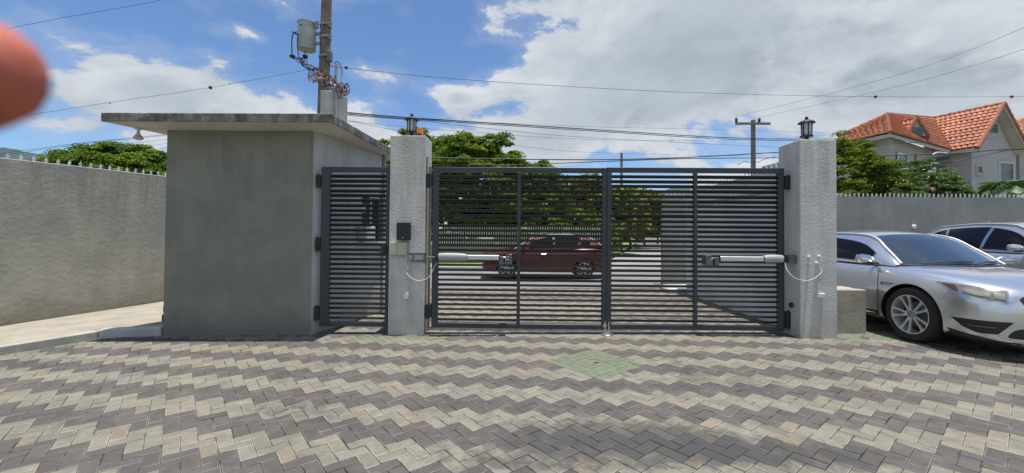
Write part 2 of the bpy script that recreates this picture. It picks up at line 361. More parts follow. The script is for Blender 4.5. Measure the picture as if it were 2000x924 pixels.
# ------------------------------------------------------------------ ground
def sheet(name, poly, dz, mt, parent=None, sub=1.):
    """flat sheet following the cross fall of the ground; poly as quad corners"""
    a, b, c, d = [Vector((p[0], p[1], 0)) for p in poly]
    n = max(2, int(max((b-a).length, (c-d).length)/sub)); k = 2
    mb = MB(); P = []
    for i in range(n+1):
        r_ = []
        for j in range(k+1):
            p = (a.lerp(b, i/n)).lerp(d.lerp(c, i/n), j/k); r_.append((p.x, p.y, gz(p.x)+dz))
        P.append(r_)
    return mb.grid(P).build(name, mt)
mb = MB(); P = []
xs = [-3000, -600, -120, -30, -9, -4, 0, 5, 10, 14, 40, 150, 700, 3000]
for x in xs: P.append([(x, y, gz(x)-.14) for y in (-2000, -300, -40, -5, 3, 12, 25, 60, 300, 3500)])
tag(mb.grid(P).build('ground', M['earth']), 'bare earth and grass ground under everything out to the hills', kind='structure')
tag(sheet('street', [(-40, 11.5), (40, 11.5), (40, 18.6), (-40, 18.6)], -.03, M['asphalt']), 'grey asphalt street crossing beyond the gate', kind='structure')
tag(sheet('side_road', [(3.3, 18.4), (13.2, 18.4), (60, 118), (36, 118)], -.034, M['road_pale']), 'pale road running away beyond the gate', kind='structure')
tag(sheet('verge', [(-40, 18.75), (2.9, 18.75), (2.9, 23.5), (-40, 23.5)], -.005, M['grass']), 'grass verge along the far side of the street', kind='structure')
tag(sheet('far_verge', [(2.9, 18.9), (3.5, 18.9), (34, 118), (0, 118)], -.012, M['grass']), 'grassy strip beside the pale road', kind='structure')
tag(MB().box(-40, 3.2, 18.6, 18.75, -.1, .03).build('kerb', M['curb_white'], bevel=.01), 'pale kerb along the far side of the street', kind='structure')

# pavers -----------------------------------------------------------
GA, OX, OY = .692772, 3.433344, 3.103848
pax = Vector((math.sin(GA), -math.cos(GA), 0)); qax = Vector((math.cos(GA), math.sin(GA), 0))
def gp(i, j):
    p = Vector((OX, OY, 0))+pax*(.1*i)+qax*(.1*j); p.z = gz(p.x); return p
fore = bpy.data.objects.new('paved_forecourt', sheet('joint_sand_bed', [(-14, 1.2), (16, 1.2), (16, 11.6), (-14, 11.6)], -.011, M['joint']).data)
bpy.data.objects.remove(bpy.data.objects['joint_sand_bed']); C.objects.link(fore)
tag(fore, 'forecourt of light and dark herringbone pavers in zigzag bands', kind='structure')
def paver_verts(L, Wd, g=.0022, ch=.005, h=.03, tw=(0, 0, 0)):
    a, b = L/2-g, Wd/2-g; r_ = []
    for (dx, dy, z) in ((0, 0, -h), (0, 0, -ch*.6), (ch, ch, 0)):
        for (sx_, sy_) in ((-1, -1), (1, -1), (1, 1), (-1, 1)):
            x, y = sx_*(a-dx), sy_*(b-dy); r_.append((x, y, z+tw[0]+tw[1]*x+tw[2]*y))
    fs = [(8, 9, 10, 11)]+[(4+k, 4+(k+1) % 4, 8+(k+1) % 4, 8+k) for k in range(4)]+[(k, (k+1) % 4, 4+(k+1) % 4, 4+k) for k in range(4)]
    return r_, fs, [0, 1, 1, 1, 1, 1, 1, 1, 1]
protos = {}
def proto(kind, L, Wd, var):
    k = (kind, round(L, 3), round(Wd, 3), var)
    if k not in protos:
        q = random.Random(hash(k) & 0xffff)
        tw = (q.uniform(-.0016, .0014), q.uniform(-.010, .010), q.uniform(-.014, .014))
        v, f, mi = paver_verts(L, Wd, tw=tw, ch=q.uniform(.0045, .0065))
        me = bpy.data.meshes.new('paver_'+kind); me.from_pydata(v, [], f)
        me.materials.append(M['paver_'+kind]); me.materials.append(M['paver_edge_'+('dark' if kind == 'dark' else 'light')] if kind != 'green' else M['paver_green'])
        me.polygons.foreach_set('material_index', mi); protos[k] = me
    return protos[k]
def green_zone(x, y):
    if -2.45 < x < -1.1 and 5.84 < y < 6.0 + .02: return True
    if 4.35 < x < 5.5 and 5.66+.25*(x-4.35) < y < 7.4: return random.random() < .72
    if x < -5.3 and y > 5.46+.9*(x+5.3)*.9 and y > 4.75 + (x+6.4)*1.7-.1: return random.random() < .75
    return False
def kerb_side(x, y):   # left of the footpath edge
    return x < -7.4+(y-4.0)*1.06*.9 - .0 and False
pv = []
gh_poly = [(-5.24, 6.035), (-3.05, 6.04), (-2.59, 7.97), (-5.24, 8.1)]
for i in range(-190, 110):
    for j in range(-170, 110):
        rmod = (i+j) % 4
        if rmod == 1: L, Wd, c, ang = .2, .1, gp(i+1, j+.5), 0
        elif rmod == 3: L, Wd, c, ang = .2, .1, gp(i+.5, j+1), 1
        else: continue
        x, y = c.x, c.y
        if y < 1.9 or y > 11.35 or abs(x) > 1.3*y+1.3 or x < -9 or x > 13.5: continue
        if x < -4.9 and y > 6.4: continue
        if -5.1 < x < -2.95 and y > 6.15 and y < 7.9 and x < -2.9+(y-6)*.2-.1: continue
        if -1.83 < x < -1.47 and 6.13 < y < 6.42: continue
        if 4.04 < x < 4.36 and 5.98 < y < 6.25: continue
        # the square cover: cells -33..-26 by -13..-6
        cells = [(i, j), (i+1, j)] if rmod == 1 else [(i, j), (i, j+1)]
        ins = [(-33 <= a < -25 and -13 <= b < -5) for a, b in cells]
        kind = 'light' if ((i-j)//2) % 4 in (0, 1) else 'dark'
        if all(ins): continue
        if any(ins):
            a, b = cells[0] if not ins[0] else cells[1]
            pv.append((gp(a+.5, b+.5), .1, .1, ang, kind)); continue
        if green_zone(x, y): kind = 'green'
        pv.append((c, L, Wd, ang, kind))
# ring courses of the green painted cover
def coverblk(i0, i1, j0, j1):
    c = gp((i0+i1)/2, (j0+j1)/2)
    pv.append((c, (i1-i0)*.1, (j1-j0)*.1, 0, 'green'))
for k in range(4):
    a0, a1, b0, b1 = -33+k, -25-k, -13+k, -5-k; n_ = a1-a0
    if n_ <= 0: break
    if n_ == 2:
        coverblk(a0, a0+.75, b0, b1); coverblk(a0+1.25, a1, b0, b1); coverblk(a0+.75, a0+1.25, b0, b0+.75); coverblk(a0+.75, a0+1.25, b1-.75, b1); continue
    L_ = n_-1; segs = [L_/math.ceil(L_/2)]*math.ceil(L_/2)
    o_ = 0
    for s_ in segs:
        coverblk(a0+o_, a0+o_+s_, b0, b0+1); coverblk(a1-1, a1, b0+o_, b0+o_+s_)
        coverblk(a1-o_-s_, a1-o_, b1-1, b1); coverblk(a0, a0+1, b1-o_-s_, b1-o_); o_ += s_
def inview(p):
    d = p-EYE; z = d.dot(fw)
    if z < .5: return False
    u = 1000+FPX*d.dot(CR)/z; v = CY-FPX*d.dot(CU)/z
    return -10 < u < 2010 and v < 935
iv = sorted([q for q in pv if inview(q[0])], key=lambda q: (q[0]-EYE).length*(1+.35*q[0].y/3))
near = set(id(q) for q in iv[:298])
tilt = Matrix(((1, 0, 0), (0, 1, 0), (GX, 0, 1)))
def orient(ang, a=None):
    e = pax if ang == 0 else qax; f = qax if ang == 0 else -pax
    return Matrix(((e.x, f.x, 0), (e.y, f.y, 0), (GX*e.x, GX*f.x, 1)))
vbuf, fbuf, mbuf = [], [], []
kinds = {'light': 0, 'dark': 2, 'green': 4}
for q in pv:
    c, L, Wd, ang, kind = q
    me = proto(kind, L, Wd, random.randrange(14))
    mt3 = orient(ang)
    if id(q) in near:
        o = bpy.data.objects.new('paver', me); C.objects.link(o); o.parent = fore
        o.matrix_basis = Matrix.Translation(c) @ mt3.to_4x4()
        # keep the basis free of shear: plain rotation with a lean
        o.matrix_basis = Matrix.Translation(c) @ mt3.to_quaternion().to_matrix().to_4x4()
    else:
        b = len(vbuf)
        for v in me.vertices: vbuf.append(tuple(mt3 @ v.co + c))
        for p in me.polygons:
            fbuf.append(tuple(b+i for i in p.vertices)); mbuf.append(kinds[kind]+p.material_index)
me = bpy.data.meshes.new('paver_field'); me.from_pydata(vbuf, [], fbuf)
for k in ('paver_light', 'paver_edge_light', 'paver_dark', 'paver_edge_dark', 'paver_green', 'paver_green'): me.materials.append(M[k])
me.polygons.foreach_set('material_index', mbuf)
o = bpy.data.objects.new('paver_field', me); C.objects.link(o); o.parent = fore; o['kind'] = 'stuff'

# ------------------------------------------------------------------ left boundary wall and footpath
def spike_mesh(h=.11):
    mb = MB()
    mb.box(-.012, .012, -.004, .004, 0, h*.55)
    mb.add([(-.028, -.004, h*.5), (.028, -.004, h*.5), (0, -.004, h), (-.028, .004, h*.5), (.028, .004, h*.5), (0, .004, h)],
           [(0, 1, 2), (5, 4, 3), (0, 3, 4, 1), (1, 4, 5, 2), (2, 5, 3, 0)])
    mb.add([(-.034, .0, -.002), (-.018, .0, -.002), (-.006, .0, h*.6), (-.012, .006, h*.6), (-.034, .006, -.002), (-.018, .006, -.002)], [(0, 1, 2), (4, 3, 5), (0, 2, 3, 4)])
    return mb.mesh('spike', M['spike'])
spk = spike_mesh()
def spiked(wall, pts, zt, step, lean=.0, scale=1.):
    for a, b in zip(pts[:-1], pts[1:]):
        a, b = Vector(a), Vector(b); n = int((b-a).length/step)
        ang = math.atan2(b.y-a.y, b.x-a.x)
        for k in range(n):
            p = a.lerp(b, (k+.5)/n)
            o = bpy.data.objects.new('spike', spk); C.objects.link(o); o.parent = wall
            o.location = (p.x, p.y, zt(p) if callable(zt) else zt); o.rotation_euler = (lean+random.uniform(-.05, .05), 0, ang+random.uniform(-.1, .1)); o.scale = (scale, scale, scale)
def wall_strip(name, path, th, z1, mt, side=1, label=None, z0=-.13, coping=.0):
    """a wall along a path of its visible face; thickness to the given side"""
    path = [Vector((p[0], p[1])) for p in path]
    n = len(path); back = []
    for i, p in enumerate(path):
        t = (path[min(i+1, n-1)]-path[max(i-1, 0)]).normalized(); back.append(p+Vector((-t.y, t.x))*th*side)
    zt = z1 if callable(z1) else (lambda p: z1)
    mb = MB(); ring = [(p, q) for p, q in zip(path, back)]
    vs = []
    for p, q in ring: vs += [(p.x, p.y, z0), (p.x, p.y, zt(p)), (q.x, q.y, zt(p)), (q.x, q.y, z0)]
    fs = []
    for i in range(n-1):
        for k in range(4): fs.append((i*4+k, i*4+(k+1) % 4, (i+1)*4+(k+1) % 4, (i+1)*4+k))
    fs += [(0, 1, 2, 3), ((n-1)*4+3, (n-1)*4+2, (n-1)*4+1, (n-1)*4)]
    mb.add(vs, fs); o = mb.build(name, mt); tag(o, label, 'wall'); return o, path, back
lp = [(-9.4, 1.2), (-8.75, 3.0), (-8.30, 4.6), (-7.91, 6.2), (-7.66, 7.4), (-7.48, 8.6), (-7.25, 10.4), (-7.1, 11.4)]
lz = lambda p: 2.568+(p.y-6.2)*.03 if p.y > 6.2 else 2.568
lw, lpath, lback = wall_strip('boundary_wall', lp, .18, lz, M['plaster_wall'], 1, 'long beige grey boundary wall with spikes on top, left of the guard hut')
mbw = MB(); mbw.tube([(p.x, p.y, lz(p)+.008) for p in [(Vector(a)+Vector(b))/2 for a, b in zip(lpath, lback)]], .012, 5)
mbw.build('spike_rail', M['spike'], lw)
spiked(lw, [(a+b)/2 for a, b in zip(lpath, lback)], lambda p: lz(p), .15, scale=.95)
walk = MB().prism([(-9.35, 1.2), (-7.95, 3.9), (-7.194+.03, 5.646-.9), (-6.30, 4.93), (-6.02, 5.75), (-5.60, 6.05), (-5.25, 6.05), (-5.25, 8.6), (-7.2, 11.3), (-8.2, 11.3), (-8.6, 4.)], -.12, .035)
walk = MB().prism([(-8.9, 3.1), (-7.05, 4.05), (-6.42, 4.98), (-6.02, 5.86), (-5.235, 6.10), (-5.235, 8.7), (-5.2, 11.3), (-7.05, 11.3), (-7.44, 8.6), (-7.88, 6.2)], -.12, lambda x, y: gz(x)+.10-.012*0)
tag(walk.build('footpath', M['walk'], bevel=.006), 'pale concrete footpath between the boundary wall and the pavers', kind='structure')
kp = [(-8.95, 3.0), (-7.03, 3.99), (-6.40, 4.93), (-6.00, 5.82)]
mb = MB()
def strip(mb, pts, w_, z0, z1):
    v = []; pts = [Vector(p) for p in pts]; n = len(pts)
    for i, p in enumerate(pts):
        t = (pts[min(i+1, n-1)]-pts[max(i-1, 0)]).normalized(); q = p+Vector((-t.y, t.x))*w_
        v += [(p.x, p.y, z0), (p.x, p.y, gz(p.x)+z1), (q.x, q.y, gz(p.x)+z1), (q.x, q.y, z0)]
    f = [(i*4+k, i*4+(k+1) % 4, i*4+4+(k+1) % 4, i*4+4+k) for i in range(n-1) for k in range(4)]+[(0, 1, 2, 3), (n*4-1, n*4-2, n*4-3, n*4-4)]
    return mb.add(v, f)
tag(strip(mb, kp, .13, -.13, .108).build('footpath_kerb', M['curb'], bevel=.01), 'worn grey kerb edging the footpath on the left', kind='structure')
tag(strip(MB(), [(-5.99, 5.83), (-5.70, 5.93), (-5.25, 6.0)], .14, -.13, .125).build('painted_kerb', M['curb_white'], bevel=.012), 'whitewashed kerb end beside the guard hut', kind='structure')

P_ = []
for k in range(46):
    f = random.random(); a_ = Vector((-7.0, 4.0)).lerp(Vector((-5.75, 5.72)), f)+Vector((random.uniform(.03, .16), random.uniform(-.16, -.03))); P_.append((a_.x, a_.y, gz(a_.x)+.012))
for k in range(30):
    a_ = (random.uniform(-6, 6.5), random.uniform(2.9, 5.8)); P_.append((a_[0], a_[1], gz(a_[0])+.008))
def litter():
    mb = MB()
    for p in P_:
        c = Vector(p); a = random.uniform(0, 6.3); d = Vector((math.cos(a), math.sin(a), random.uniform(-.1, .2)))*random.uniform(.008, .024); e = Vector((-math.sin(a), math.cos(a), .1))*.008
        mb.add([c-d, c+e+Vector((0, 0, .004)), c+d, c-e], [(0, 1, 2, 3)])
    return tag(mb.build('leaf_litter', M['dry_leaf']), 'scattered small dry reddish leaves along the kerb and over the pavers', kind='stuff')
litter()

# ------------------------------------------------------------------ guard hut
hut = thing('guard_hut', (-4.1, 6.9, 0), 'grey rendered guard hut with a thin overhanging flat concrete roof', 'guard hut')
wl = Vector((-3.05, 6.04)); wd = Vector((-2.59, 7.97))-wl; wlen = wd.length; wd.normalize(); wn = Vector((wd.y, -wd.x))
def wp(t, off=0): q = wl+wd*t+wn*off; return q
# walls as separate slabs, the side wall with a real window opening
t0, t1, wz0, wz1 = 1.22, 1.86, 1.33, 2.16
mb = MB()
mb.prism([(-5.24, 6.035), (-3.05, 6.038), (-3.05+.02, 6.2), (-5.24, 6.2)], -.13, 2.972)
def side_piece(a, b, z0, z1):
    p0, p1 = wp(a), wp(b); q0, q1 = wp(a, -.15), wp(b, -.15)
    mb.prism([(p0.x, p0.y), (p1.x, p1.y), (q1.x, q1.y), (q0.x, q0.y)], z0, z1)
mb.build('wall', M['plaster_green'], hut); mb = MB()
side_piece(.0, t0, -.13, 2.971); side_piece(t0, t1, -.13, wz0); side_piece(t0, t1, wz1, 2.971); side_piece(t1, wlen, -.13, 2.971)
mb.build('wall', M['plaster_side_lit'], hut)
mb = MB(); e = wp(wlen); mb.prism([(e.x-.005, e.y-.15), (e.x-.01, e.y), (-5.24, 8.12), (-5.24, 7.95)], -.13, 2.970)
mb.prism([(-5.24, 6.21), (-5.10, 6.21), (-5.10, 7.94), (-5.24, 7.94)], -.13, 2.970)
mb.build('rear_wall', M['plaster_green'], hut)
mb = MB(); a_, b_, c_, d_ = wp(.1, -.5), wp(1.9, -.5), wp(1.9, -1.2), wp(.1, -1.2)
mb.prism([tuple(a_), tuple(b_), tuple(c_), tuple(d_)], .9, 2.9); mb.build('dark_interior', M['room'], hut)
slab = [(-5.76, 5.555), (-2.57, 5.57), (-2.42, 8.25), (-5.20, 8.25), (-5.42, 6.55)]
mb = MB(); mb.prism(slab, 2.974, 3.096); mb.cur = 1
rf = mb.mesh('roof_slab', [M['slab_edge'], M['slab_soffit']], bevel=.008)
for p in rf.polygons:
    if p.normal.z < -.9: p.material_index = 1
link('roof_slab', rf, hut)
# window
win = MB()
def wbox(mb, a, b, z0, z1, o0, o1):
    p = [wp(a, o0), wp(b, o0), wp(b, o1), wp(a, o1)]; mb.prism([tuple(q) for q in p], z0, z1); return mb
wf = MB(); 
for a, b, z0, z1 in ((t0, t0+.035, wz0, wz1), (t1-.035, t1, wz0, wz1), (t0+.035, t1-.035, wz0, wz0+.035), (t0+.035, t1-.035, wz1-.035, wz1), ((t0+t1)/2-.02, (t0+t1)/2+.02, wz0+.035, wz1-.035)):
    wbox(wf, a, b, z0, z1, -.09, -.03)
wo = wf.build('window', M['win_frame'], hut)
for k in (0, 1):
    a = t0+.037+k*(t1-t0)/2-.0*k; wbox(MB(), a, a+(t1-t0)/2-.06, wz0+.037, wz1-.037, -.066, -.058).build('pane', M['dark_glass'], wo)
wbox(MB(), t0-.06, t1+.04, wz0-.05, wz0-.003, -.05, .07).build('window_sill', M['win_frame'], hut)
wbox(MB(), t0-.12, t0+.16, wz0+.02, wz0+.26, .003, .17).build('pass_tray', M['win_frame'], hut, bevel=.008)
wbox(MB(), t0+.02, t0+.14, wz1-.32, wz1-.22, -.028, -.022).build('paper_notice', M['white_plastic'], hut)
wbox(MB(), t1+.04, t1+.06, wz0-.9, wz0-.5, .003, .02).build('paper_notice', M['white_plastic'], hut)
# small fittings on the left end
MB().box(-5.262, -5.242, 6.05, 6.10, .28, .36).box(-5.275, -5.242, 6.045, 6.105, .14, .24).build('outdoor_socket', M['black'], hut, bevel=.004)
# bulb under the eave
b = thing('bulb_lamp', (-5.58, 5.93, 2.972), 'white bulb lamp in a holder hanging under the guard hut eave', 'lamp')
local('lamp_holder', MB().lathe([(.045, 0), (.045, -.012), (.02, -.02), (.018, -.06)], n=14), M['white_plastic'], b, smooth=True)
local('reflector_bulb', MB().lathe([(.018, -.055), (.022, -.075), (.05, -.115), (.062, -.135), (.060, -.15), (.035, -.166), (.002, -.17)], n=18), M['opal'], b, smooth=True)
# service pier on the roof
P0 = at(648, 178, 8.0)
pier = MB().prism([(P0.x-.20, 7.95), (P0.x, 8.0), (P0.x+.14, 8.42), (P0.x-.06, 8.45)], 3.098, P0.z)
tag(pier.build('service_pier', M['pier'], bevel=.006), 'bare concrete pier standing on the guard hut roof', 'pier')
# weeds on the roof
def weed(loc, n, s, label):
    t = thing('roof_weed', loc, label, 'plant')
    mb = MB(); mb.tube([(0, 0, -.0), (s*.1, 0, s*.5)], .004, 4); local('stem', mb, M['bark'], t)
    mb = MB()
    for k in range(n):
        a = random.uniform(0, 6.3); rr = random.uniform(0, s); h = random.uniform(.1, .9)*s*.6; c = Vector((rr*math.cos(a), rr*math.sin(a)*.6, h))
        d = Vector((random.uniform(-1, 1), random.uniform(-1, 1), random.uniform(-.2, .8))).normalized()*.03; e = d.orthogonal().normalized()*.014
        mb.add([c, c+d*.5+e, c+d, c+d*.5-e], [(0, 1, 2, 3)])
    local('leaves', mb, M['leaf_shrub'], t)
q = at(605, 223, 7.2); weed((q.x, 7.2, 3.096), 130, .16, 'green weed sprouting on the roof left of the concrete pier')
q = at(694, 245, 7.4); weed((q.x-.02, 7.4, 3.096), 60, .07, 'tiny weed on the roof edge right of the concrete pier')

# ------------------------------------------------------------------ gate pillars
def pillar(label, x0, x1, y0, y1, zt):
    t = thing('gate_pillar', ((x0+x1)/2, (y0+y1)/2, gz(x0)), label, 'pillar', 'rough rendered gate pillars')
    n = 26
    mb = MB(); mb.box(x0, x1, y0, y1, -.13, zt)
    me = mb.mesh('shaft', M['stucco'], bevel=.012, seg=2); link('shaft', me, t); return t
pl = pillar('rough grey gate pillar between the narrow gate and the wide gate', -1.912, -1.388, 6.044, 6.50, 2.915)
pr = pillar('rough grey gate pillar between the wide gate and the silver sedan', 3.945, 4.457, 5.878, 6.36, 2.842)
tag(MB().box(4.46, 5.09, 6.16, 6.62, -.1, .70).build('low_wall_stub', M['block'], bevel=.015, seg=2), 'low stained block stub joined to the right gate pillar', 'wall')
def lantern(x, y, z, label):
    t = thing('pillar_lantern', (x, y, z), label, 'lantern', 'lanterns on the gate pillars')
    local('base', MB().lathe([(.052, 0), (.055, .015), (.03, .03), (.022, .06), (.035, .075), (.085, .085), (.088, .10), (.075, .11)], n=16), M['black'], t, smooth=True)
    local('pane', MB().lathe([(.052, .10), (.060, .29)], n=8), M['opal'], t)
    mb = MB()
    for k in range(6):
        a = k*math.pi/3+.3; mb.tube([(.060*math.cos(a), .060*math.sin(a), .10), (.068*math.cos(a), .068*math.sin(a), .29)], .008, 5)
    local('cage', mb, M['black'], t)
    local('cap', MB().lathe([(.11, .288), (.112, .295), (.085, .318), (.045, .336), (.022, .342), (.022, .372), (.018, .384)], n=18), M['black'], t, smooth=True)
lantern(-1.655, 6.27, 2.915, 'black lantern with frosted panes beside the orange beacon on the left gate pillar')
lantern(4.20, 6.11, 2.842, 'black lantern with frosted panes alone on the right gate pillar')
bx = thing('beacon', (-1.505, 6.2, 2.915), 'orange flashing beacon on the left gate pillar beside the lantern', 'beacon')
local('beacon_base', MB().box(-.04, .04, -.035, .035, 0, .035), M['black'], bx, bevel=.004)
local('beacon_lens', MB().box(-.038, .038, -.033, .033, .036, .145), M['orange'], bx, bevel=.006, seg=2)
local('sensor_eye', MB().lathe([(.026, 0), (.026, -.012), (.018, -.02)], org=(0, -.034, .045), axis='Y', n=14), M['black'], bx, smooth=True)

# ------------------------------------------------------------------ gates
NS = 30
def gate_slat_mesh(L):
    s_ = MB(); y0, y1, dz, th = -.026, .026, .0166, .0050
    vs = []
    for x in (0, L):
        vs += [(x, y0, dz-th), (x, y0, dz+th), (x, y1, -dz+th), (x, y1, -dz-th)]
    s_.add(vs, [(0, 1, 2, 3), (7, 6, 5, 4), (0, 4, 5, 1), (1, 5, 6, 2), (2, 6, 7, 3), (3, 7, 4, 0)])
    return s_.mesh('slat', M['slat'])
def leaf_gate(name, label, x0, x1, yc, z0, z1, muls, pw=(.09, .07), group=None, hinge='left'):
    t = thing(name, (x0 if hinge == 'left' else x1, yc, z0), label, 'gate', group)
    h = .03
    MB().box(x0, x0+pw[0], yc-h, yc+h, z0, z1).build('stile', M['gate'], t, bevel=.003)
    MB().box(x1-pw[1], x1, yc-h, yc+h, z0, z1).build('stile', M['gate'], t, bevel=.003)
    a, b = x0+pw[0]+.001, x1-pw[1]-.001
    MB().box(a, b, yc-h+.002, yc+h-.002, z1-.075, z1-.001).build('top_rail', M['gate'], t, bevel=.003)
    MB().box(a, b, yc-h+.002, yc+h-.002, z0+.001, z0+.07).build('bottom_rail', M['gate'], t, bevel=.003)
    spans = []; q = a
    for mx_ in muls:
        MB().box(mx_-.025, mx_+.025, yc-h+.001, yc+h-.006, z0+.071, z1-.076).build('mullion', M['gate'], t, bevel=.002)
        spans.append((q, mx_-.0255)); q = mx_+.0255
    spans.append((q, b))
    za, zb = z0+.085, z1-.10
    for (s0, s1) in spans:
        me = gate_slat_mesh(s1-s0)
        for k in range(NS):
            o = bpy.data.objects.new('slat', me); C.objects.link(o); o.parent = t; o.matrix_parent_inverse = parent_inv(t)
            bow = random.gauss(0, .0022)
            o.location = (s0, yc, za+(k+.5)*(zb-za)/NS+bow); o.rotation_euler = (random.gauss(0, .05), random.gauss(0, .0010), 0)
    return t
GY = 6.13
gl = leaf_gate('swing_gate', 'left leaf of the wide dark grey slatted gate, hung on the middle pillar', -1.287, 1.284, GY, .085, 2.462, [-.005], pw=(.092, .066), group='leaves of the wide slatted driveway gate')
gr = leaf_gate('swing_gate', 'right leaf of the wide dark grey slatted gate, beside the right pillar', 1.292, 3.868, GY, .095, 2.470, [2.585], pw=(.066, .085), group='leaves of the wide slatted driveway gate', hinge='right')
gpd = leaf_gate('pedestrian_gate', 'narrow dark grey slatted gate between the guard hut and the middle pillar', -2.953, -1.93, GY, .085, 2.455, [], pw=(.135, .05))
def hinge_plates(t, specs, rust=False):
    for (x0, x1, zc, hh) in specs:
        m_ = MB(); m_.box(x0, x1, GY-.05, GY+.04, zc-hh, zc+hh); m_.tube([((x0+x1)/2, GY-.045, zc-hh*1.15), ((x0+x1)/2, GY-.045, zc+hh*1.15)], .014, 8)
        m_.build('hinge', M['black'], t, bevel=.003)
hinge_plates(gpd, [(-3.02, -2.955, 2.24, .09), (-3.02, -2.955, 1.30, .10), (-3.02, -2.955, .28, .10)])
hinge_plates(gl, [(-1.384, -1.290, 2.26, .10), (-1.384, -1.290, .33, .10)])
hinge_plates(gr, [(3.871, 3.942, 2.26, .10), (3.871, 3.942, .26, .12)])
MB().box(-2.02, -1.965, GY-.055, GY-.031, 1.17, 1.30).tube([(-2.08, GY-.045, 1.20), (-1.95, GY-.045, 1.20)], .012, 8).build('latch', M['black'], gpd, bevel=.003)
m_ = MB(); m_.tube([(1.262, GY-.045, .02), (1.262, GY-.045, .20)], .013, 8).tube([(1.318, GY-.045, .02), (1.318, GY-.045, .20)], .013, 8)
m_.box(1.235, 1.285, GY-.06, GY-.031, .13, .165).build('drop_bolt', M['steel'], gl)
st = MB(); st.lathe([(.085, -.0), (.085, .012), (.07, .022), (.03, .026), (.028, .034)], org=(1.29, 6.05, gz(1.29)+.001), n=18)
tag(st.build('gate_stop', M['steel'], smooth=True), 'shiny round floor stop under the middle of the wide gate', 'gate stop')
tag(MB().box(-1.384, 3.94, 6.36, 6.41, -.05, .052).build('gate_threshold', M['curb'], bevel=.004), 'low concrete threshold strip under the wide gate', 'threshold')
# steel angle on the inner side of the left pillar
tag(MB().box(-1.386, -1.362, 6.10, 6.125, .0, 2.62).box(-1.386, -1.355, 6.30, 6.33, .0, 2.5).build('hinge_channel', M['rust'], None, bevel=.002), 'rusty steel channel running up the right side of the middle pillar', 'steel channel')

def actuator(label, sx, xp, xh0, xh1, xt, xb, yw, z, xpiv):
    """swing-gate motor: pillar bracket at xp, housing xh0..xh1, tube to xt, gate bracket to xb"""
    t = thing('gate_motor', (xp, yw, z), label, 'gate motor', 'piston motors that open the wide gate')
    y = GY-.14
    m_ = MB()
    if sx > 0:
        for dz in (.045, -.055): m_.box(xp, xp+.24, yw-.035, yw-.003, z+dz-.016, z+dz+.016)
        m_.box(xp+.215, xp+.245, yw-.05, yw-.004, z-.08, z+.07); m_.box(xp+.05, xp+.062, yw-.05, yw-.005, z-.04, z+.03)
    else:
        m_.box(xp-.006, xp-.11, yw-.08, yw+.08, z-.055, z+.06)
    m_.build('pillar_bracket', M['act_dark'], t, bevel=.003)
    MB().tube([(xpiv, yw-.02 if sx > 0 else yw, z), (xh0+sx*.0, y, z)], .009, 8).build('rear_pin', M['galv'], t)
    # motor housing: rounded, dark cap at its rear
    P_ = []
    N = 16
    for k, (tt, hh, ww, dz) in enumerate([(0, .028, .035, 0), (.03, .042, .045, 0), (.12, .052, .05, .004), (.30, .056, .052, .006), (.62, .056, .052, .006), (.82, .054, .05, .004), (1, .046, .046, 0)]):
        x = xh0+(xh1-xh0)*tt
        P_.append([(x, y+ww*math.copysign(abs(math.cos(a))**.7, math.cos(a)), z+dz+hh*math.copysign(abs(math.sin(a))**.7, math.sin(a))) for a in [2*math.pi*i/N for i in range(N+1)]])
    hb = MB(); hb.grid(P_[2:]); hb.build('motor_housing', M['act_grey'], t, smooth=True)
    cb = MB(); cb.grid(P_[:3]); cb.build('rear_cap', M['black'], t, smooth=True)
    tb = MB(); tb.box(min(xh1, xt), max(xh1, xt), y-.034, y+.034, z-.036, z+.036)
    tb.build('tube', M['act_alu'], t, bevel=.014, seg=3)
    MB().box(min(xt, xt+sx*.018), max(xt, xt+sx*.018), y-.038, y+.038, z-.042, z+.042).build('end_cap', M['black'], t, bevel=.004)
    MB().tube([(xt+sx*.018, y, z), (xb-sx*.05, y, z+.004)], .014, 10).build('piston_rod', M['steel'], t, smooth=True)
    g_ = MB(); g_.box(min(xb, xb-sx*.10), max(xb, xb-sx*.10), y-.03, GY-.032, z-.095, z-.018); g_.box(min(xb, xb-sx*.045), max(xb, xb-sx*.045), y-.03, GY-.032, z-.017, z+.05)
    g_.box(min(xb-sx*.13, xb-sx*.19), max(xb-sx*.13, xb-sx*.19), y-.03, y+.05, z-.10, z+.02); g_.tube([(xb-sx*.07, y, z-.03), (xb-sx*.07, y, z+.045)], .02, 8)
    g_.build('gate_bracket', M['act_dark'], t, bevel=.003)
    return t
zL, zR = 1.13, 1.145
p1, p2, p3, p4, p5 = [at(u, 507, 5.99).x for u in (802, 850, 912, 975, 1000)]
actuator('grey piston motor fixed to the left leaf of the wide gate', 1, -1.60, p2, p3, p4, p5+.0, 6.044, zL, -1.40)
p2, p3, p4, p5 = [at(u, 507, 5.99).x for u in (1532, 1491, 1405, 1377)]
actuator('grey piston motor fixed to the right leaf of the wide gate', -1, 3.943, p2, p3, p4, p5, 6.02, zR, 3.88)

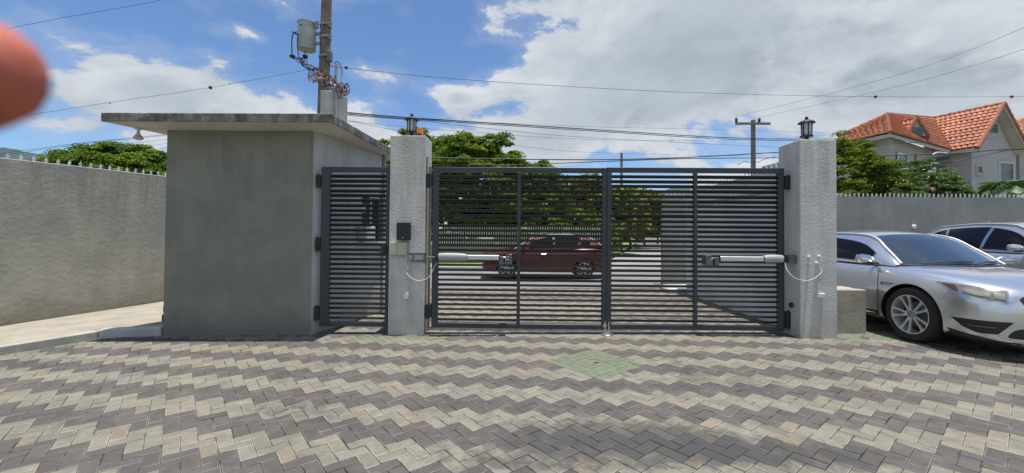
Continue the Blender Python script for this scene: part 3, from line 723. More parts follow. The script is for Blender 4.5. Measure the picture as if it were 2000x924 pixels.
# fittings on the left pillar
cb = thing('control_box', (-1.72, 6.04, 1.5), 'black plastic control box high on the front of the middle pillar', 'control box')
A_ = at(773, 434, 5.93); B_ = at(799, 469, 5.93)
MB().box(A_.x, B_.x, 5.965, 6.042, B_.z, A_.z).build('casing', M['black'], cb, bevel=.012, seg=3)
MB().box(A_.x+.004, B_.x-.004, 5.953, 5.966, B_.z+.004, A_.z-.004).build('cover', M['black'], cb, bevel=.006, seg=2)
MB().box((A_.x+B_.x)/2-.014, (A_.x+B_.x)/2+.014, 5.950, 5.954, B_.z+.03, B_.z+.042).build('badge', M['galv'], cb)
A_ = at(759, 473, 5.95); B_ = at(793, 499, 5.95)
jb = thing('junction_box', (A_.x, 6.04, A_.z), 'cream junction box under the black control box on the middle pillar', 'junction box')
MB().box(A_.x, A_.x+.115, 5.985, 6.042, B_.z, A_.z).build('casing', M['cream'], jb, bevel=.006, seg=2)
MB().box(A_.x+.117, B_.x, 5.978, 6.042, B_.z+.003, A_.z-.003).build('lid', M['cream'], jb, bevel=.006, seg=2)
def cable(name, pts, r, mt, label, cat='cable', n=6, group=None):
    mb = MB(); P_ = [Vector(p) for p in pts]; Q = []
    for i in range(len(P_)-1):     # smooth curve through the points
        p0 = P_[max(i-1, 0)]; p1_ = P_[i]; p2_ = P_[i+1]; p3_ = P_[min(i+2, len(P_)-1)]
        for k in range(6):
            t = k/6; Q.append(.5*((2*p1_)+(p2_-p0)*t+(2*p0-5*p1_+4*p2_-p3_)*t*t+(3*p1_-p0-3*p2_+p3_)*t**3))
    Q.append(P_[-1]); mb.tube(Q, r, n)
    return tag(mb.build(name, mt, smooth=True), label, cat, group)
c0 = [at(794, 472, 6.02), at(795, 490, 6.02), at(793, 515, 6.02), at(797, 523, 6.0), at(792, 527, 6.0), at(797, 537, 5.98), at(808, 546, 5.97), at(822, 548, 5.97), at(838, 541, 5.98), at(848, 522, 5.99), at(853, 513, 5.99)]
cable('motor_cable', c0, .0048, M['white_plastic'], 'white cable looping from the cream box to the left gate motor')
tag(MB().box(at(787, 577, 6).x, at(797, 577, 6).x, 6.015, 6.042, at(790, 584, 6.02).z, at(790, 572, 6.02).z).build('photocell', M['white_plastic'], bevel=.004), 'small pale photocell low on the middle pillar', 'photocell')
q = at(1602, 576, 5.87)
pc = MB().box(q.x-.055, q.x+.055, 5.845, 5.876, q.z-.04, q.z+.025)
tag(pc.build('photocell', M['white_plastic'], bevel=.006), 'small pale photocell low on the right gate pillar', 'photocell')
c1 = [at(1533, 512, 5.99), at(1537, 527, 5.92), at(1550, 541, 5.86), at(1570, 548, 5.83), at(1590, 544, 5.83), at(1604, 532, 5.84), at(1603, 524, 5.86), at(1598, 521, 5.872)]
cable('motor_cable', c1, .0048, M['white_plastic'], 'white cable looping from the right gate motor to the right pillar')
cable('photocell_cable', [at(1601, 526, 5.872), at(1600, 545, 5.872), at(1597, 575, 5.86), at(1594, 606, 5.872)], .0035, M['white_plastic'], 'thin pale cable hanging down the right gate pillar past the photocell')
stub = thing('old_pipe_stubs', (4.2, 5.878, 1.2), 'four broken pipe stubs patched with mortar on the right gate pillar', 'pipe stubs')
for (u, v) in ((1581, 502), (1601, 501), (1581, 515), (1596, 514)):
    q = at(u, v, 5.86); MB().tube([(q.x, 5.878, q.z), (q.x, 5.835, q.z)], .017, 10).build('stub', M['white_paint'], stub, smooth=True)
q = at(1550, 595, 6.08)
tag(MB().lathe([(.035, 0), (.04, -.02), (.03, -.035)], org=(3.945, 6.05, q.z), axis='X', n=14).build('cable_gland', M['black'], smooth=True), 'round black cable outlet low on the inner side of the right gate pillar', 'cable outlet')

# ------------------------------------------------------------------ walls right and behind
iw, ip, ib = wall_strip('inner_wall', [(4.12, 6.5), (4.14, 8.4), (4.15, 10.35)], .16, 2.56, M['wall_inner'], -1, 'tall grey spiked wall running back from the right pillar behind the gate')
MB().box(4.09, 4.125, 6.5, 10.3, 2.20, 2.235).build('ledge', M['curb'], iw)
spiked(iw, [(a+b)/2 for a, b in zip(ip, ib)], 2.56, .13)
gate_kerb = MB().prism([(3.70, 10.30), (3.62, 10.75), (3.9, 11.25), (4.6, 11.4), (6, 11.45), (6, 10.3)], -.1, .17)
tag(gate_kerb.build('kerb_island', M['curb_white'], bevel=.02, seg=2), 'rounded white kerb at the end of the inner wall by the street', kind='structure')
bw, bp, bb = wall_strip('yard_wall', [(4.32, 12.5), (8, 12.5), (12, 12.5), (17, 12.5), (22, 12.5)], .18, lambda p: 2.70+.0*p.x, M['wall_back'], 1, 'grey spiked yard wall behind the parked cars')
spiked(bw, [(4.4, 12.59), (22, 12.59)], lambda p: 2.70, .13, scale=1.05)
q = at(1788, 443, 12.45)
tag(MB().lathe([(.07, 0), (.07, -.02), (.045, -.045)], org=(q.x, 12.498, q.z), axis='Y', n=16).build('wall_light', M['white_plastic'], smooth=True), 'small round white fitting on the yard wall above the sedan', 'wall light')
# narrow return wall closing yard left
# low wall and pickets over the street
fence = thing('picket_fence', (-2, 22, 0), 'white metal picket fence on a low wall across the street', 'fence')
MB().box(-16, 3.0, 22.0, 22.2, -.1, .95).build('low_wall', M['asphalt'], fence)
MB().box(-16, 3.0, 22.08, 22.12, 1.05, 1.08).box(-16, 3.0, 22.08, 22.12, 1.72, 1.75).build('rail', M['act_dark'], fence)
pk = MB().box(-.014, .014, -.012, .012, 0, .95).add([(-.022, -.012, .95), (.022, -.012, .95), (0, 0, 1.06), (-.022, .012, .95), (.022, .012, .95)], [(0, 1, 2), (1, 4, 2), (4, 3, 2), (3, 0, 2), (0, 3, 4, 1)]).mesh('picket', M['white_paint'])
for k in range(150):
    o = bpy.data.objects.new('picket', pk); C.objects.link(o); o.parent = fence; o.location = (-14+k*.125-(-2)+.02-.0, .05, .95)

# ------------------------------------------------------------------ leaves
def leaf_mesh(name, centers, sizes, mt, dirs=None, flat=.5):
    n = len(centers); a = rng.normal(size=(n, 3))
    if dirs is not None: a = a*.55+dirs
    nrm = a/np.linalg.norm(a, axis=1)[:, None]
    h = rng.normal(size=(n, 3)); t = np.cross(nrm, h); t /= np.linalg.norm(t, axis=1)[:, None]+1e-9; b = np.cross(nrm, t)
    s = sizes[:, None]
    v = np.stack([centers-t*s, centers+b*s*flat+nrm*s*.12, centers+t*s, centers-b*s*flat+nrm*s*.12], 1).reshape(-1, 3)
    me = bpy.data.meshes.new(name); me.vertices.add(n*4); me.vertices.foreach_set('co', v.astype(np.float32).ravel())
    me.loops.add(n*4); me.loops.foreach_set('vertex_index', np.arange(n*4, dtype=np.int32))
    me.polygons.add(n); me.polygons.foreach_set('loop_start', np.arange(0, n*4, 4, dtype=np.int32)); me.polygons.foreach_set('loop_total', np.full(n, 4, dtype=np.int32))
    me.materials.append(mt); me.update(); me.validate(); return me
def crown_points(c, rad, nclump, per, cr_, seed=0, lumps=.25, lo=-.55):
    g = np.random.default_rng(seed); c = np.array(c); rad = np.array(rad)
    d = g.normal(size=(nclump*3, 3)); d /= np.linalg.norm(d, axis=1)[:, None]; d = d[d[:, 2] > lo][:nclump]
    ph = g.uniform(0, 6.28, 6); lump = 1+lumps*(np.sin(d[:, 0]*3.1+ph[0])*np.sin(d[:, 1]*2.7+ph[1])+.6*np.sin(d[:, 0]*7+ph[2]+d[:, 2]*5))
    r = g.uniform(.45, 1., len(d))**.5*lump
    cc = c+d*rad*r[:, None]
    cl = g.uniform(.6, 1.25, len(d))*cr_
    P = []; D = []
    for k in range(len(cc)):
        q = g.normal(size=(per, 3)); q /= np.linalg.norm(q, axis=1)[:, None]; q[:, 2] = np.abs(q[:, 2])*.9-.25
        P.append(cc[k]+q*cl[k]*np.array([1, 1, .72])*g.uniform(.35, 1.1, per)[:, None]); D.append(q+np.array([0, 0, .5]))
    return np.concatenate(P), np.concatenate(D)
def tree(name, label, base, c, rad, nclump, per, cr_, leaf, mt, seed, cat='tree', group=None, trunk=.16, lo=-.55, lumps=.25):
    t = thing(name, base, label, cat, group); B = Vector(base); Cc = Vector(c)
    mb = MB(); mid = B.lerp(Cc, .5)+Vector((.2*random.uniform(-1, 1), 0, 0))
    mb.tube([B-Vector((0, 0, .1)), B+Vector((0, 0, .2)), mid, Cc], [trunk*1.5, trunk*1.1, trunk*.8, trunk*.4], 8)
    for k in range(9):
        a = k*2.4; e = Cc+Vector((math.cos(a)*rad[0]*.7, math.sin(a)*rad[1]*.7, random.uniform(-.1, .55)*rad[2]))
        s_ = mid.lerp(Cc, random.uniform(0, .8)); mb.tube([s_, s_.lerp(e, .5)+Vector((0, 0, .15*rad[2])), e], [trunk*.45, trunk*.28, trunk*.1], 6)
    mb.build('trunk', M['bark'], t)
    P, D = crown_points(c, rad, nclump, per, cr_, seed, lumps, lo)
    g = np.random.default_rng(seed+1); me = leaf_mesh('crown', P, g.uniform(.6, 1.3, len(P))*leaf, mt, D/np.linalg.norm(D, axis=1)[:, None])
    link('crown', me, t); return t
def T(u, v, Y): q = at(u, v, Y); return q
# big tree over the street behind the wide gate
q = T(925, 330, 25)
tree('shade_tree', 'large dark green shade tree rising behind the left leaf of the wide gate', (q.x, 25, 0), (q.x-.1, 25.5, 4.5), (3.6, 3.0, 2.9), 620, 230, .52, .085, M['leaf_dark'], 11, lumps=.17, lo=-.95, trunk=.25)
q = T(828, 300, 27)
tree('shade_tree', 'rounded dark green tree behind the middle gate pillar, left of the tallest crown', (q.x, 27, 0), (q.x, 27.5, 5.0), (2.7, 2.6, 3.1), 420, 220, .55, .085, M['leaf_mango'], 12, lo=-.9, trunk=.2)
q = T(1020, 350, 27)
tree('shade_tree', 'low spreading tree behind the gate, right of the tallest crown', (q.x, 27, 0), (q.x+.1, 27.5, 3.45), (2.9, 2.4, 2.75), 420, 220, .5, .085, M['leaf_dark'], 13, lumps=.15, lo=-.9)
q = T(690, 400, 24)
tree('shade_tree', 'yellow green tree glimpsed between the guard hut and the middle pillar', (q.x+.9, 24, 0), (q.x+.9, 24.5, 3.6), (2.2, 2, 2.9), 80, 140, .55, .12, M['leaf_yellow'], 14, lo=-.9)
q = T(1118, 350, 30)
tree('shade_tree', 'thin young tree poking above the middle of the wide gate', (q.x, 30, 0), (q.x, 30, 4.5), (1.7, 1.6, 2.0), 26, 60, .5, .11, M['leaf_yellow'], 15, trunk=.07, lo=-.9)
q = T(1090, 400, 33)
tree('shade_tree', 'loose pale green tree behind the middle of the wide gate', (q.x, 33, 0), (q.x, 33, 3.6), (3.0, 2, 3.0), 160, 130, .55, .12, M['leaf_yellow'], 16, lo=-.9)
row = [(1180, 33, 3.0, 3.2, 'nearest yellow green tree of the row along the pale road'), (1215, 40, 3.2, 3.5, 'second yellow green tree of the row along the pale road'),
       (1245, 49, 3.6, 3.9, 'third yellow green tree of the row along the pale road'), (1270, 60, 4.0, 4.3, 'fourth yellow green tree of the row along the pale road'),
       (1293, 75, 4.2, 4.6, 'fifth, farther tree of the row along the pale road'), (1322, 96, 4.6, 4.2, 'farthest dark tree of the row, at the end of the pale road')]
for k, (u, Y, rx, zc, lb) in enumerate(row):
    q = T(u, 440, Y)
    tree('street_tree', lb, (q.x-.8, Y, 0), (q.x-.8, Y, zc), (rx, rx, zc*.72), 90, 70, .95, .2+.003*Y, M['leaf_yellow'] if k < 5 else M['leaf_dark'], 30+k, group='trees along the pale road', lo=-.95)
# hedge-like shrubs filling under the trees
for k, (u, Y, rx, lb) in enumerate([(880, 24, 2.2, 'dark shrub behind the pickets, left end'), (960, 24.5, 2.4, 'dark shrub behind the pickets, under the tallest tree'), (1050, 25, 2.3, 'dark shrub behind the pickets, right end'),
                                  (1160, 24, 1.5, 'green shrub behind the red car at the corner of the verge'), (700, 24, 2.0, 'green shrub glimpsed past the guard hut window')]):
    q = T(u, 440, Y); P, D = crown_points((q.x, Y, 1.3), (rx, 1.0, 1.6), 60, 90, .45, 50+k)
    t = thing('shrub', (q.x, Y, 0), lb, 'shrub', 'shrubs behind the picket fence')
    link('foliage', leaf_mesh('foliage', P, np.full(len(P), .11), M['leaf_mango'], D), t)
    mb = MB(); 
    for a in range(5): mb.tube([(q.x, Y, -.05), (q.x+random.uniform(-.8, .8)*rx*.6, Y, 1.2)], .03, 5)
    mb.build('stems', M['bark'], t)
# tree over the left wall
q = T(255, 330, 19)
tree('dense_tree', 'dense round green tree behind the left boundary wall', (q.x, 19, 0), (q.x-.2, 19, 3.05), (3.2, 2.8, 2.45), 900, 190, .36, .058, M['leaf_mango'], 71, lumps=.05, lo=-.7, trunk=.2)
q = T(345, 330, 20)
tree('dense_tree', 'lower green tree behind the boundary wall, half hidden by the guard hut', (q.x, 20, 0), (q.x, 20, 2.9), (2.6, 2, 2.1), 380, 190, .36, .06, M['leaf_mango'], 72)
# right side trees
q = T(1665, 330, 16.5)
tree('yard_tree', 'yellow green tree behind the yard wall, beside the right gate pillar', (q.x-.3, 16.5, 0), (q.x-.1, 16.5, 3.3), (1.75, 1.5, 2.0), 520, 170, .25, .042, M['leaf_dark'], 81, lumps=.15, lo=-.9)
q = T(1760, 350, 16)
tb = tree('flowering_bush', 'bushy bougainvillea with scattered pink flowers above the yard wall', (q.x, 16, 0), (q.x-.1, 16, 2.75), (2.35, 1.2, 1.55), 700, 170, .20, .032, M['leaf_shrub'], 82, cat='bush', trunk=.08)
g_ = np.random.default_rng(5); P, D = crown_points((q.x, 15.8, 2.6), (2.35, 1.25, 1.55), 110, 5, .28, 83)
link('blossom', leaf_mesh('blossom', P, np.full(len(P), .04), M['flower'], D), tb)
q = T(1652, 372, 12.9); P, D = crown_points((q.x, 13.1, 2.65), (.45, .25, .25), 14, 40, .16, 91)
t = thing('yard_shrub', (q.x, 13.1, 0), 'small bright yellow green shrub at the yard wall next to the right pillar', 'shrub')
link('foliage', leaf_mesh('foliage', P, np.full(len(P), .05), M['leaf_yellow'], D), t); MB().tube([(q.x, 13.1, -.1), (q.x, 13.1, 2.6)], .03, 6).build('stem', M['bark'], t)

def palm(label, u, Y, zc, n, L, seed):
    q = at(u, 375, Y); t = thing('palm', (q.x, Y, 0), label, 'palm'); g = random.Random(seed)
    MB().tube([(q.x, Y, -.1), (q.x+.1, Y, zc*.5), (q.x, Y, zc)], [.16, .12, .10], 8).build('trunk', M['bark'], t)
    for k in range(n):
        a = k*2.39996; el = g.uniform(.1, 1.1); d = Vector((math.cos(a), math.sin(a), 0)); l = L*g.uniform(.8, 1.1)
        mb = MB(); pts = []
        for i in range(11):
            s = i/10; r_ = s*l; pts.append(Vector((q.x, Y, zc))+d*(r_*math.cos(el)*(1-.1*s))+Vector((0, 0, r_*math.sin(el)-.75*s*s*l)))
        mb.tube(pts, [.018*(1-.08*i) for i in range(11)], 4)
        for i in range(1, 11):
            for f in (0, .33, .66):
                if i == 10 and f: break
                p = pts[i].lerp(pts[min(i+1, 10)], f); tn = (pts[min(i+1, 10)]-pts[i-1]).normalized(); sd_ = tn.cross(Vector((0, 0, 1))).normalized()
                for s_ in (-1, 1):
                    ll = .46*L*math.sin(math.pi*min(.97, (i+f)/10*.85+.12)); e = p+(sd_*s_*.8+tn*.6+Vector((0, 0, -.35))).normalized()*ll
                    w_ = tn*.02; mb.add([p-w_, p+w_, p.lerp(e, .6)+w_*.9+Vector((0, 0, .02)), e, p.lerp(e, .6)-w_*.9+Vector((0, 0, .02))], [(0, 1, 2, 3, 4)])
        mb.build('frond', M['palm_leaf'], t)
palm('palm with drooping green fronds behind the yard wall at far right', 1975, 14.6, 3.2, 22, 1.35, 4)

# hills
def hill(label, u0, u1, D_, hs, depth):
    mb = MB(); P = []; n = 60
    for i in range(n+1):
        u = u0+(u1-u0)*i/n; d = ray(u, 460); x = d.x/d.y*D_
        h = np.interp(i/n, [a for a, _ in hs], [b for _, b in hs])+ (math.sin(i*.9)+math.sin(i*2.3+1))*D_*.0012
        P.append([(x, D_-depth, -2), (x*1.0, D_-depth*.4, h*.6), (x, D_, h), (x, D_+depth, -2)])
    tag(mb.grid(P).build('hill', M['hill'], smooth=True), label, kind='structure')
hill('wooded hill on the horizon behind the left boundary wall', -120, 420, 900, [(0, 215), (.25, 186), (.5, 160), (.7, 135), (1, 60)], 300)
hill('distant hill tinted blue green for haze, beyond the end of the pale road', 1230, 1480, 1400, [(0, 60), (.3, 165), (.5, 175), (.75, 120), (1, 40)], 400)

# ------------------------------------------------------------------ tiled house on the right
ZE = 6.753
C0, L0, V0 = Vector((18.588, 21.0, ZE)), Vector((17.90, 23.6, ZE)), Vector((25.45, 24.85, ZE))
Pk1 = Vector((21.63, 24.66, 8.75)); Q1 = at(1640, 266, 25.0)
G0 = Vector((26.22, 24.21, ZE)); gd = Vector((.949, .316, 0)); rd = Vector((-.316, .949, 0))
Pk2 = Vector((28.60, 25.0, 9.5)); P2 = Pk2+rd*3.2
G1 = G0+gd*5.1
house = thing('house', (22, 24, 0), 'two storey house with an orange clay tile roof behind the yard wall', 'house')
def lerp3(a, b, t): return a+(b-a)*t
tile_me = None
def tile_proto():
    mb = MB(); L_, w_ = .40, .125; P_ = []
    for (y, zz, k) in ((0, .055, 1.), (L_, 0, .86)):
        P_.append([(w_*k*math.cos(a), y, zz+w_*.55*k*math.sin(a)) for a in [math.pi*i/5 for i in range(6)]])
    mb.grid(P_); v = P_[0]; mb.add(v, [tuple(range(6))])
    return mb.mesh('roof_tile', M['tile'], smooth=False)
TP = tile_proto(); tiles = []
def roof(a, b, c, d, nm):
    """a-b along the eave, d-c along the ridge: backing sheet plus rows of barrel tiles"""
    mb = MB(); P_ = [[lerp3(lerp3(a, b, i/6), lerp3(d, c, i/6), j/4)-Vector((0, 0, .03)) for j in range(5)] for i in range(7)]
    mb.grid(P_); mb.cur = 1; back = [[p-Vector((0, 0, .10)) for p in r_] for r_ in P_]; mb.grid(back, flip=True)
    mb.build(nm, [M['ridge_tile'], M['fascia']], house)
    slope = ((d+c)/2-(a+b)/2).length; rows = int(slope/.315)
    for r_ in range(rows+1):
        v = r_/rows*(1-.40/slope); p0, p1_ = lerp3(a, d, v), lerp3(b, c, v); L_ = (p1_-p0).length; cols = max(1, int(L_/.235))
        for k in range(cols):
            u = (k+.5)/cols; p = lerp3(p0, p1_, u); upd = (lerp3(lerp3(a, b, u), lerp3(d, c, u), min(1, v+.05))-lerp3(lerp3(a, b, u), lerp3(d, c, u), v-.0)).normalized()
            al = (b-a).normalized(); nrm = al.cross(upd).normalized()
            if nrm.z < 0: nrm = -nrm
            xax = upd.cross(nrm).normalized()
            tiles.append(Matrix(((xax.x, upd.x, nrm.x, p.x), (xax.y, upd.y, nrm.y, p.y), (xax.z, upd.z, nrm.z, p.z), (0, 0, 0, 1))))
roof(C0, V0, P2, Pk1, 'roof_plane'); roof(L0, C0, Pk1, Q1, 'roof_plane')
Vb = G0+rd*2.4
roof(Vb, G0+gd*0-rd*.15, Pk2-rd*.15, P2+rd*.3, 'roof_plane')
roof(G1-rd*.15, G1+rd*4, P2+rd*.5, Pk2-rd*.15, 'roof_plane')
DA = at(1790, 231, 23.0); DLb = at(1771, 263, 23.0); DRb = at(1813, 266, 23.2); DK = at(1745, 242, 24.6)
dback = (DK-DA); 
roof(DLb-(DA-DLb)*.12, DLb+dback*.45, DK, DA, 'dormer_roof'); roof(DRb+dback*.55, DRb+(DRb-DA)*.12, DA, DK, 'dormer_roof')
MB().add([DLb, DRb, DA, DLb+dback*.2, DRb+dback*.2, DA+dback*.2], [(0, 1, 2), (5, 4, 3)]).build('dormer_wall', M['house'], house)
_c = (DLb+DRb+DA)/3
MB().box(_c.x-.28, _c.x+.28, _c.y-.06, _c.y+.05, _c.z-.28, _c.z+.12).build('dormer_vent', M['house_win'], house)
for (p, q_) in ((C0, Pk1), (Pk1, P2), (P2, Pk2-rd*.15), (Pk2-rd*.15, G0-rd*.15), (Pk2-rd*.15, G1-rd*.15), (Pk1, Q1), (DA, DK), (DA, DLb), (DA, DRb)):
    n = max(2, int((q_-p).length/.4)); mb = MB()
    for k in range(n):
        a, b = lerp3(p, q_, k/n), lerp3(p, q_, (k+1.15)/n); mb.tube([a+Vector((0, 0, .06)), b+Vector((0, 0, .02))], [.105, .092], 8)
    mb.build('ridge_capping', M['ridge_tile'], house)
EYEv = EYE
tiles.sort(key=lambda mm: (mm.translation-EYEv).length if 1636 < 1000+FPX*(mm.translation-EYE).dot(CR)/(mm.translation-EYE).dot(fw) < 2000 else 1e3)
for mm in tiles[:296]:
    o = bpy.data.objects.new('roof_tile', TP); C.objects.link(o); o.parent = house; o.matrix_parent_inverse = parent_inv(house); o.matrix_basis = mm
vb, fb = [], []
for mm in tiles[296:]:
    b = len(vb); vb += [tuple(mm @ v.co) for v in TP.vertices]; fb += [tuple(b+i for i in p.vertices) for p in TP.polygons]
me = bpy.data.meshes.new('roof_tile_field'); me.from_pydata(vb, [], fb); me.materials.append(M['tile'])
o = link('roof_tile_field', me, house); o['kind'] = 'stuff'
def inset(a, b, t): return a+(b-a)*t
cen = Vector((22.5, 26, 0))
w = [L0+(P2-L0).normalized()*.45, C0+Vector((.30, .42, 0)), V0+Vector((-.3, .5, 0))]
MB().prism([(w[0].x, w[0].y+2), (w[1].x, w[1].y), (w[2].x+1.2, w[2].y+.8), (27, 31), (18, 31)], -.1, ZE-.02).build('wall', M['house'], house)
g0 = G0+gd*.45+rd*.35; g1 = G1-gd*.45+rd*.35
MB().prism([(g0.x, g0.y), (g1.x, g1.y), (g1.x-2.0, g1.y+6), (g0.x-2.0, g0.y+6)], -.1, ZE-.05).build('gable_block', M['house2'], house)
pk = Pk2+rd*.35
MB().add([g0+Vector((0, 0, -.06)), g1+Vector((0, 0, -.06)), pk-Vector((0, 0, .25)), g0+rd*.2+Vector((0, 0, -.06)), g1+rd*.2+Vector((0, 0, -.06)), pk+rd*.2-Vector((0, 0, .25))], [(0, 1, 2), (5, 4, 3), (0, 3, 4, 1), (1, 4, 5, 2), (2, 5, 3, 0)]).build('gable_wall', M['house2'], house)
for e0, e1 in ((G0, Pk2), (Pk2, G1)):
    a, b = e0-rd*.16, e1-rd*.16; dn = Vector((0, 0, -.22)); k = rd*.05
    MB().add([a, b, b+dn, a+dn, a+k, b+k, b+dn+k, a+dn+k], [(0, 1, 2, 3), (7, 6, 5, 4), (0, 4, 5, 1), (3, 2, 6, 7)]).build('barge_board', M['fascia'], house)
for a, b in ((L0, C0), (C0, V0), (Vb, G0)):
    dn = Vector((0, 0, -.2)); MB().add([a-Vector((0, 0, .02)), b-Vector((0, 0, .02)), b+dn, a+dn], [(0, 1, 2, 3)]).build('fascia_board', M['fascia'], house)
def facade_item(name, u0, v0, u1, v1, base, dirv, mt, proud, frame=None, parent=house):
    """rectangle on a vertical plane through base along dirv"""
    n = Vector((-dirv.y, dirv.x, 0)).normalized()
    if n.dot(EYE-base) < 0: n = -n
    def hit(u, v): d = ray(u, v); t = (base-EYE).dot(n)/d.dot(n); return EYE+d*t
    um, vm_ = (u0+u1)/2, (v0+v1)/2; L_ = abs((hit(u1, vm_)-hit(u0, vm_)).dot(dirv)); H_ = abs(hit(um, v0).z-hit(um, v1).z); c = hit(um, vm_)
    def bx_(mb, a0, a1, z0, z1, p0, p1_):
        pts = [c+dirv*a0+n*p0, c+dirv*a1+n*p0, c+dirv*a1+n*p1_, c+dirv*a0+n*p1_]; mb.prism([(p.x, p.y) for p in pts], c.z+z0, c.z+z1); return mb
    if frame:
        fr = MB(); t = .07
        bx_(fr, -L_/2, -L_/2+t, -H_/2, H_/2, .0, .06); bx_(fr, L_/2-t, L_/2, -H_/2, H_/2, .0, .06); bx_(fr, -L_/2+t, L_/2-t, H_/2-t, H_/2, .0, .058); bx_(fr, -L_/2+t, L_/2-t, -H_/2, -H_/2+t, .0, .058)
        fo = fr.build(name, frame, parent); bx_(MB(), -L_/2+t, L_/2-t, -H_/2+t, H_/2-t, .003, .012).build('pane', mt, fo)
        bx_(MB(), -L_/2-.1, L_/2+.1, -H_/2-.1, -H_/2-.01, .0, .14).build('sill', frame, fo)
    else: return bx_(MB(), -L_/2, L_/2, -H_/2, H_/2, .002, proud).build(name, mt, parent, bevel=.01)
facade_item('window', 1950, 317, 1979, 362, g0, gd, M['house_win'], .05, M['win_frame'])
facade_item('window', 1905, 323, 1918, 340, g0, gd, M['house_win'], .05, M['fascia'])
facade_item('gable_vent', 1933, 243, 1947, 259, g0, gd, M['house_win'], .05)
acu = facade_item('air_conditioner', 1986, 331, 2004, 348, g0, gd, M['ac'], .35)
dv = (V0-C0).normalized()
facade_item('window', 1816, 318, 1836, 346, w[1], dv, M['house_win'], .05, M['win_frame'])
facade_item('air_conditioner', 1794, 327, 1814, 341, w[1], dv, M['ac'], .3)
facade_item('window', 1752, 300, 1772, 330, w[1], dv, M['house_win'], .05, M['win_frame'])
# second tiled roof at the far right edge
h2 = thing('house', (37, 30, 0), 'neighbouring tiled roof just visible at the right edge of the picture', 'house')
a = at(1974, 262, 30); b = at(2000, 270, 29.0)+Vector((3, 0, 0)); c = at(2000, 228, 31)+Vector((3, 0, .5)); d = at(1974, 236, 31)
house_, house = house, h2; nt0 = len(tiles); tiles = []
roof(a, b, c, d, 'roof_plane'); vb, fb = [], []
for mm in tiles:
    b_ = len(vb); vb += [tuple(mm @ v.co) for v in TP.vertices]; fb += [tuple(b_+i for i in p.vertices) for p in TP.polygons]
me = bpy.data.meshes.new('roof_tile_field'); me.from_pydata(vb, [], fb); me.materials.append(M['tile']); o = link('roof_tile_field', me, h2); o['kind'] = 'stuff'
MB().box(a.x+.3, b.x+2, 30.2, 35, -.1, min(a.z, b.z)-.05).build('wall', M['house2'], h2)
house = house_

# ------------------------------------------------------------------ poles and wires
pole = thing('utility_pole', (at(625, 222, 11).x, 11, 0), 'tall weathered wooden utility pole with transformer behind the guard hut', 'utility pole')
pa, pb = at(631, 222, 11), at(638, 0, 11)
dirp = (pb-pa).normalized(); MB().tube([pa-dirp*5.0, pa, pb+dirp*1.2], [.16, .145, .125], 16).build('shaft', M['wood_pole'], pole, smooth=True)
def band(v):
    k = (222-v)/222; c = pa.lerp(pb, k); 
    MB().tube([c-dirp*.025, c+dirp*.025], .155, 16).box(c.x-.02, c.x+.24, c.y-.19, c.y-.14, c.z-.02, c.z+.03).build('clamp', M['galv'], pole)
    return c
for v in (52, 76, 113): band(v)
tr = thing('transformer', (0, 0, 0), 'pale grey cylindrical transformer hung on the wooden utility pole', 'transformer')
tc_ = at(599, 98, 10.95); top = at(599, 46, 10.95); rr = 17.0*10.95/FPX
MB().lathe([(rr*.97, tc_.z), (rr, tc_.z+.03), (rr, top.z-.03), (rr*1.08, top.z-.02), (rr*1.08, top.z+.005), (rr*.6, top.z+.05), (.02, top.z+.06)], org=(tc_.x, 10.95, 0), n=28).build('tank', M['trafo'], tr, smooth=True)
MB().lathe([(rr*.93, tc_.z-.004), (rr*.93, tc_.z+.02)], org=(tc_.x, 10.95, 0), n=28).build('base_plate', M['trafo_base'], tr)
q = at(611, 52, 10.9)
MB().lathe([(.028, q.z-.14), (.035, q.z-.1), (.022, q.z-.08), (.034, q.z-.05), (.022, q.z-.03), (.033, q.z), (.022, q.z+.02), (.032, q.z+.05), (.02, q.z+.08), (.03, q.z+.1), (.012, q.z+.18)], org=(q.x, 10.9, 0), n=12).build('bushing', M['galv'], tr, smooth=True)
for v in (66, 85): 
    q = at(619, v, 10.95); MB().box(q.x-.06, q.x+.10, 10.9, 11.0, q.z-.03, q.z+.03).build('hanger', M['galv'], tr)
for (u, v) in ((574, 66), (589, 52)):
    q = at(u+5, v, 10.8); MB().tube([(q.x, 10.85, q.z), (q.x-.05, 10.7, q.z)], .02, 8).build('terminal', M['black'], tr)
q = at(645, 110, 10.9); tag(MB().box(q.x-.06, q.x+.05, 10.8, 10.95, q.z-.16, q.z+.12).build('fuse_box', M['act_dark'], bevel=.02, seg=2), 'narrow dark fuse box on the right side of the wooden pole', 'fuse box')
q = at(621, 50, 10.9); tag(MB().box(q.x-.03, q.x+.03, 10.82, 10.9, q.z-.1, q.z+.1).build('cut_out', M['rust'], bevel=.01), 'small brown cut-out switch above the transformer on the wooden pole', 'switch')
def curve_pts(P_, n=5):
    P_ = [Vector(p) for p in P_]; Q = []
    for i in range(len(P_)-1):
        p0 = P_[max(i-1, 0)]; p1_ = P_[i]; p2_ = P_[i+1]; p3_ = P_[min(i+2, len(P_)-1)]
        for k in range(n):
            t = k/n; Q.append(.5*((2*p1_)+(p2_-p0)*t+(2*p0-5*p1_+4*p2_-p3_)*t*t+(3*p1_-p0-3*p2_+p3_)*t**3))
    return Q+[P_[-1]]
def wirep(uvs, Y): return [at(u, v, Y) for u, v in uvs]
for pts in ([(580, 62), (571, 70), (570, 95), (571, 108)], [(582, 66), (581, 90), (586, 118), (600, 134), (622, 138)], [(596, 100), (596, 108)]):
    mb = MB(); mb.tube(curve_pts(wirep(pts, 10.7)), .014, 6); mb.build('lead', M['wire'], tr, smooth=True)
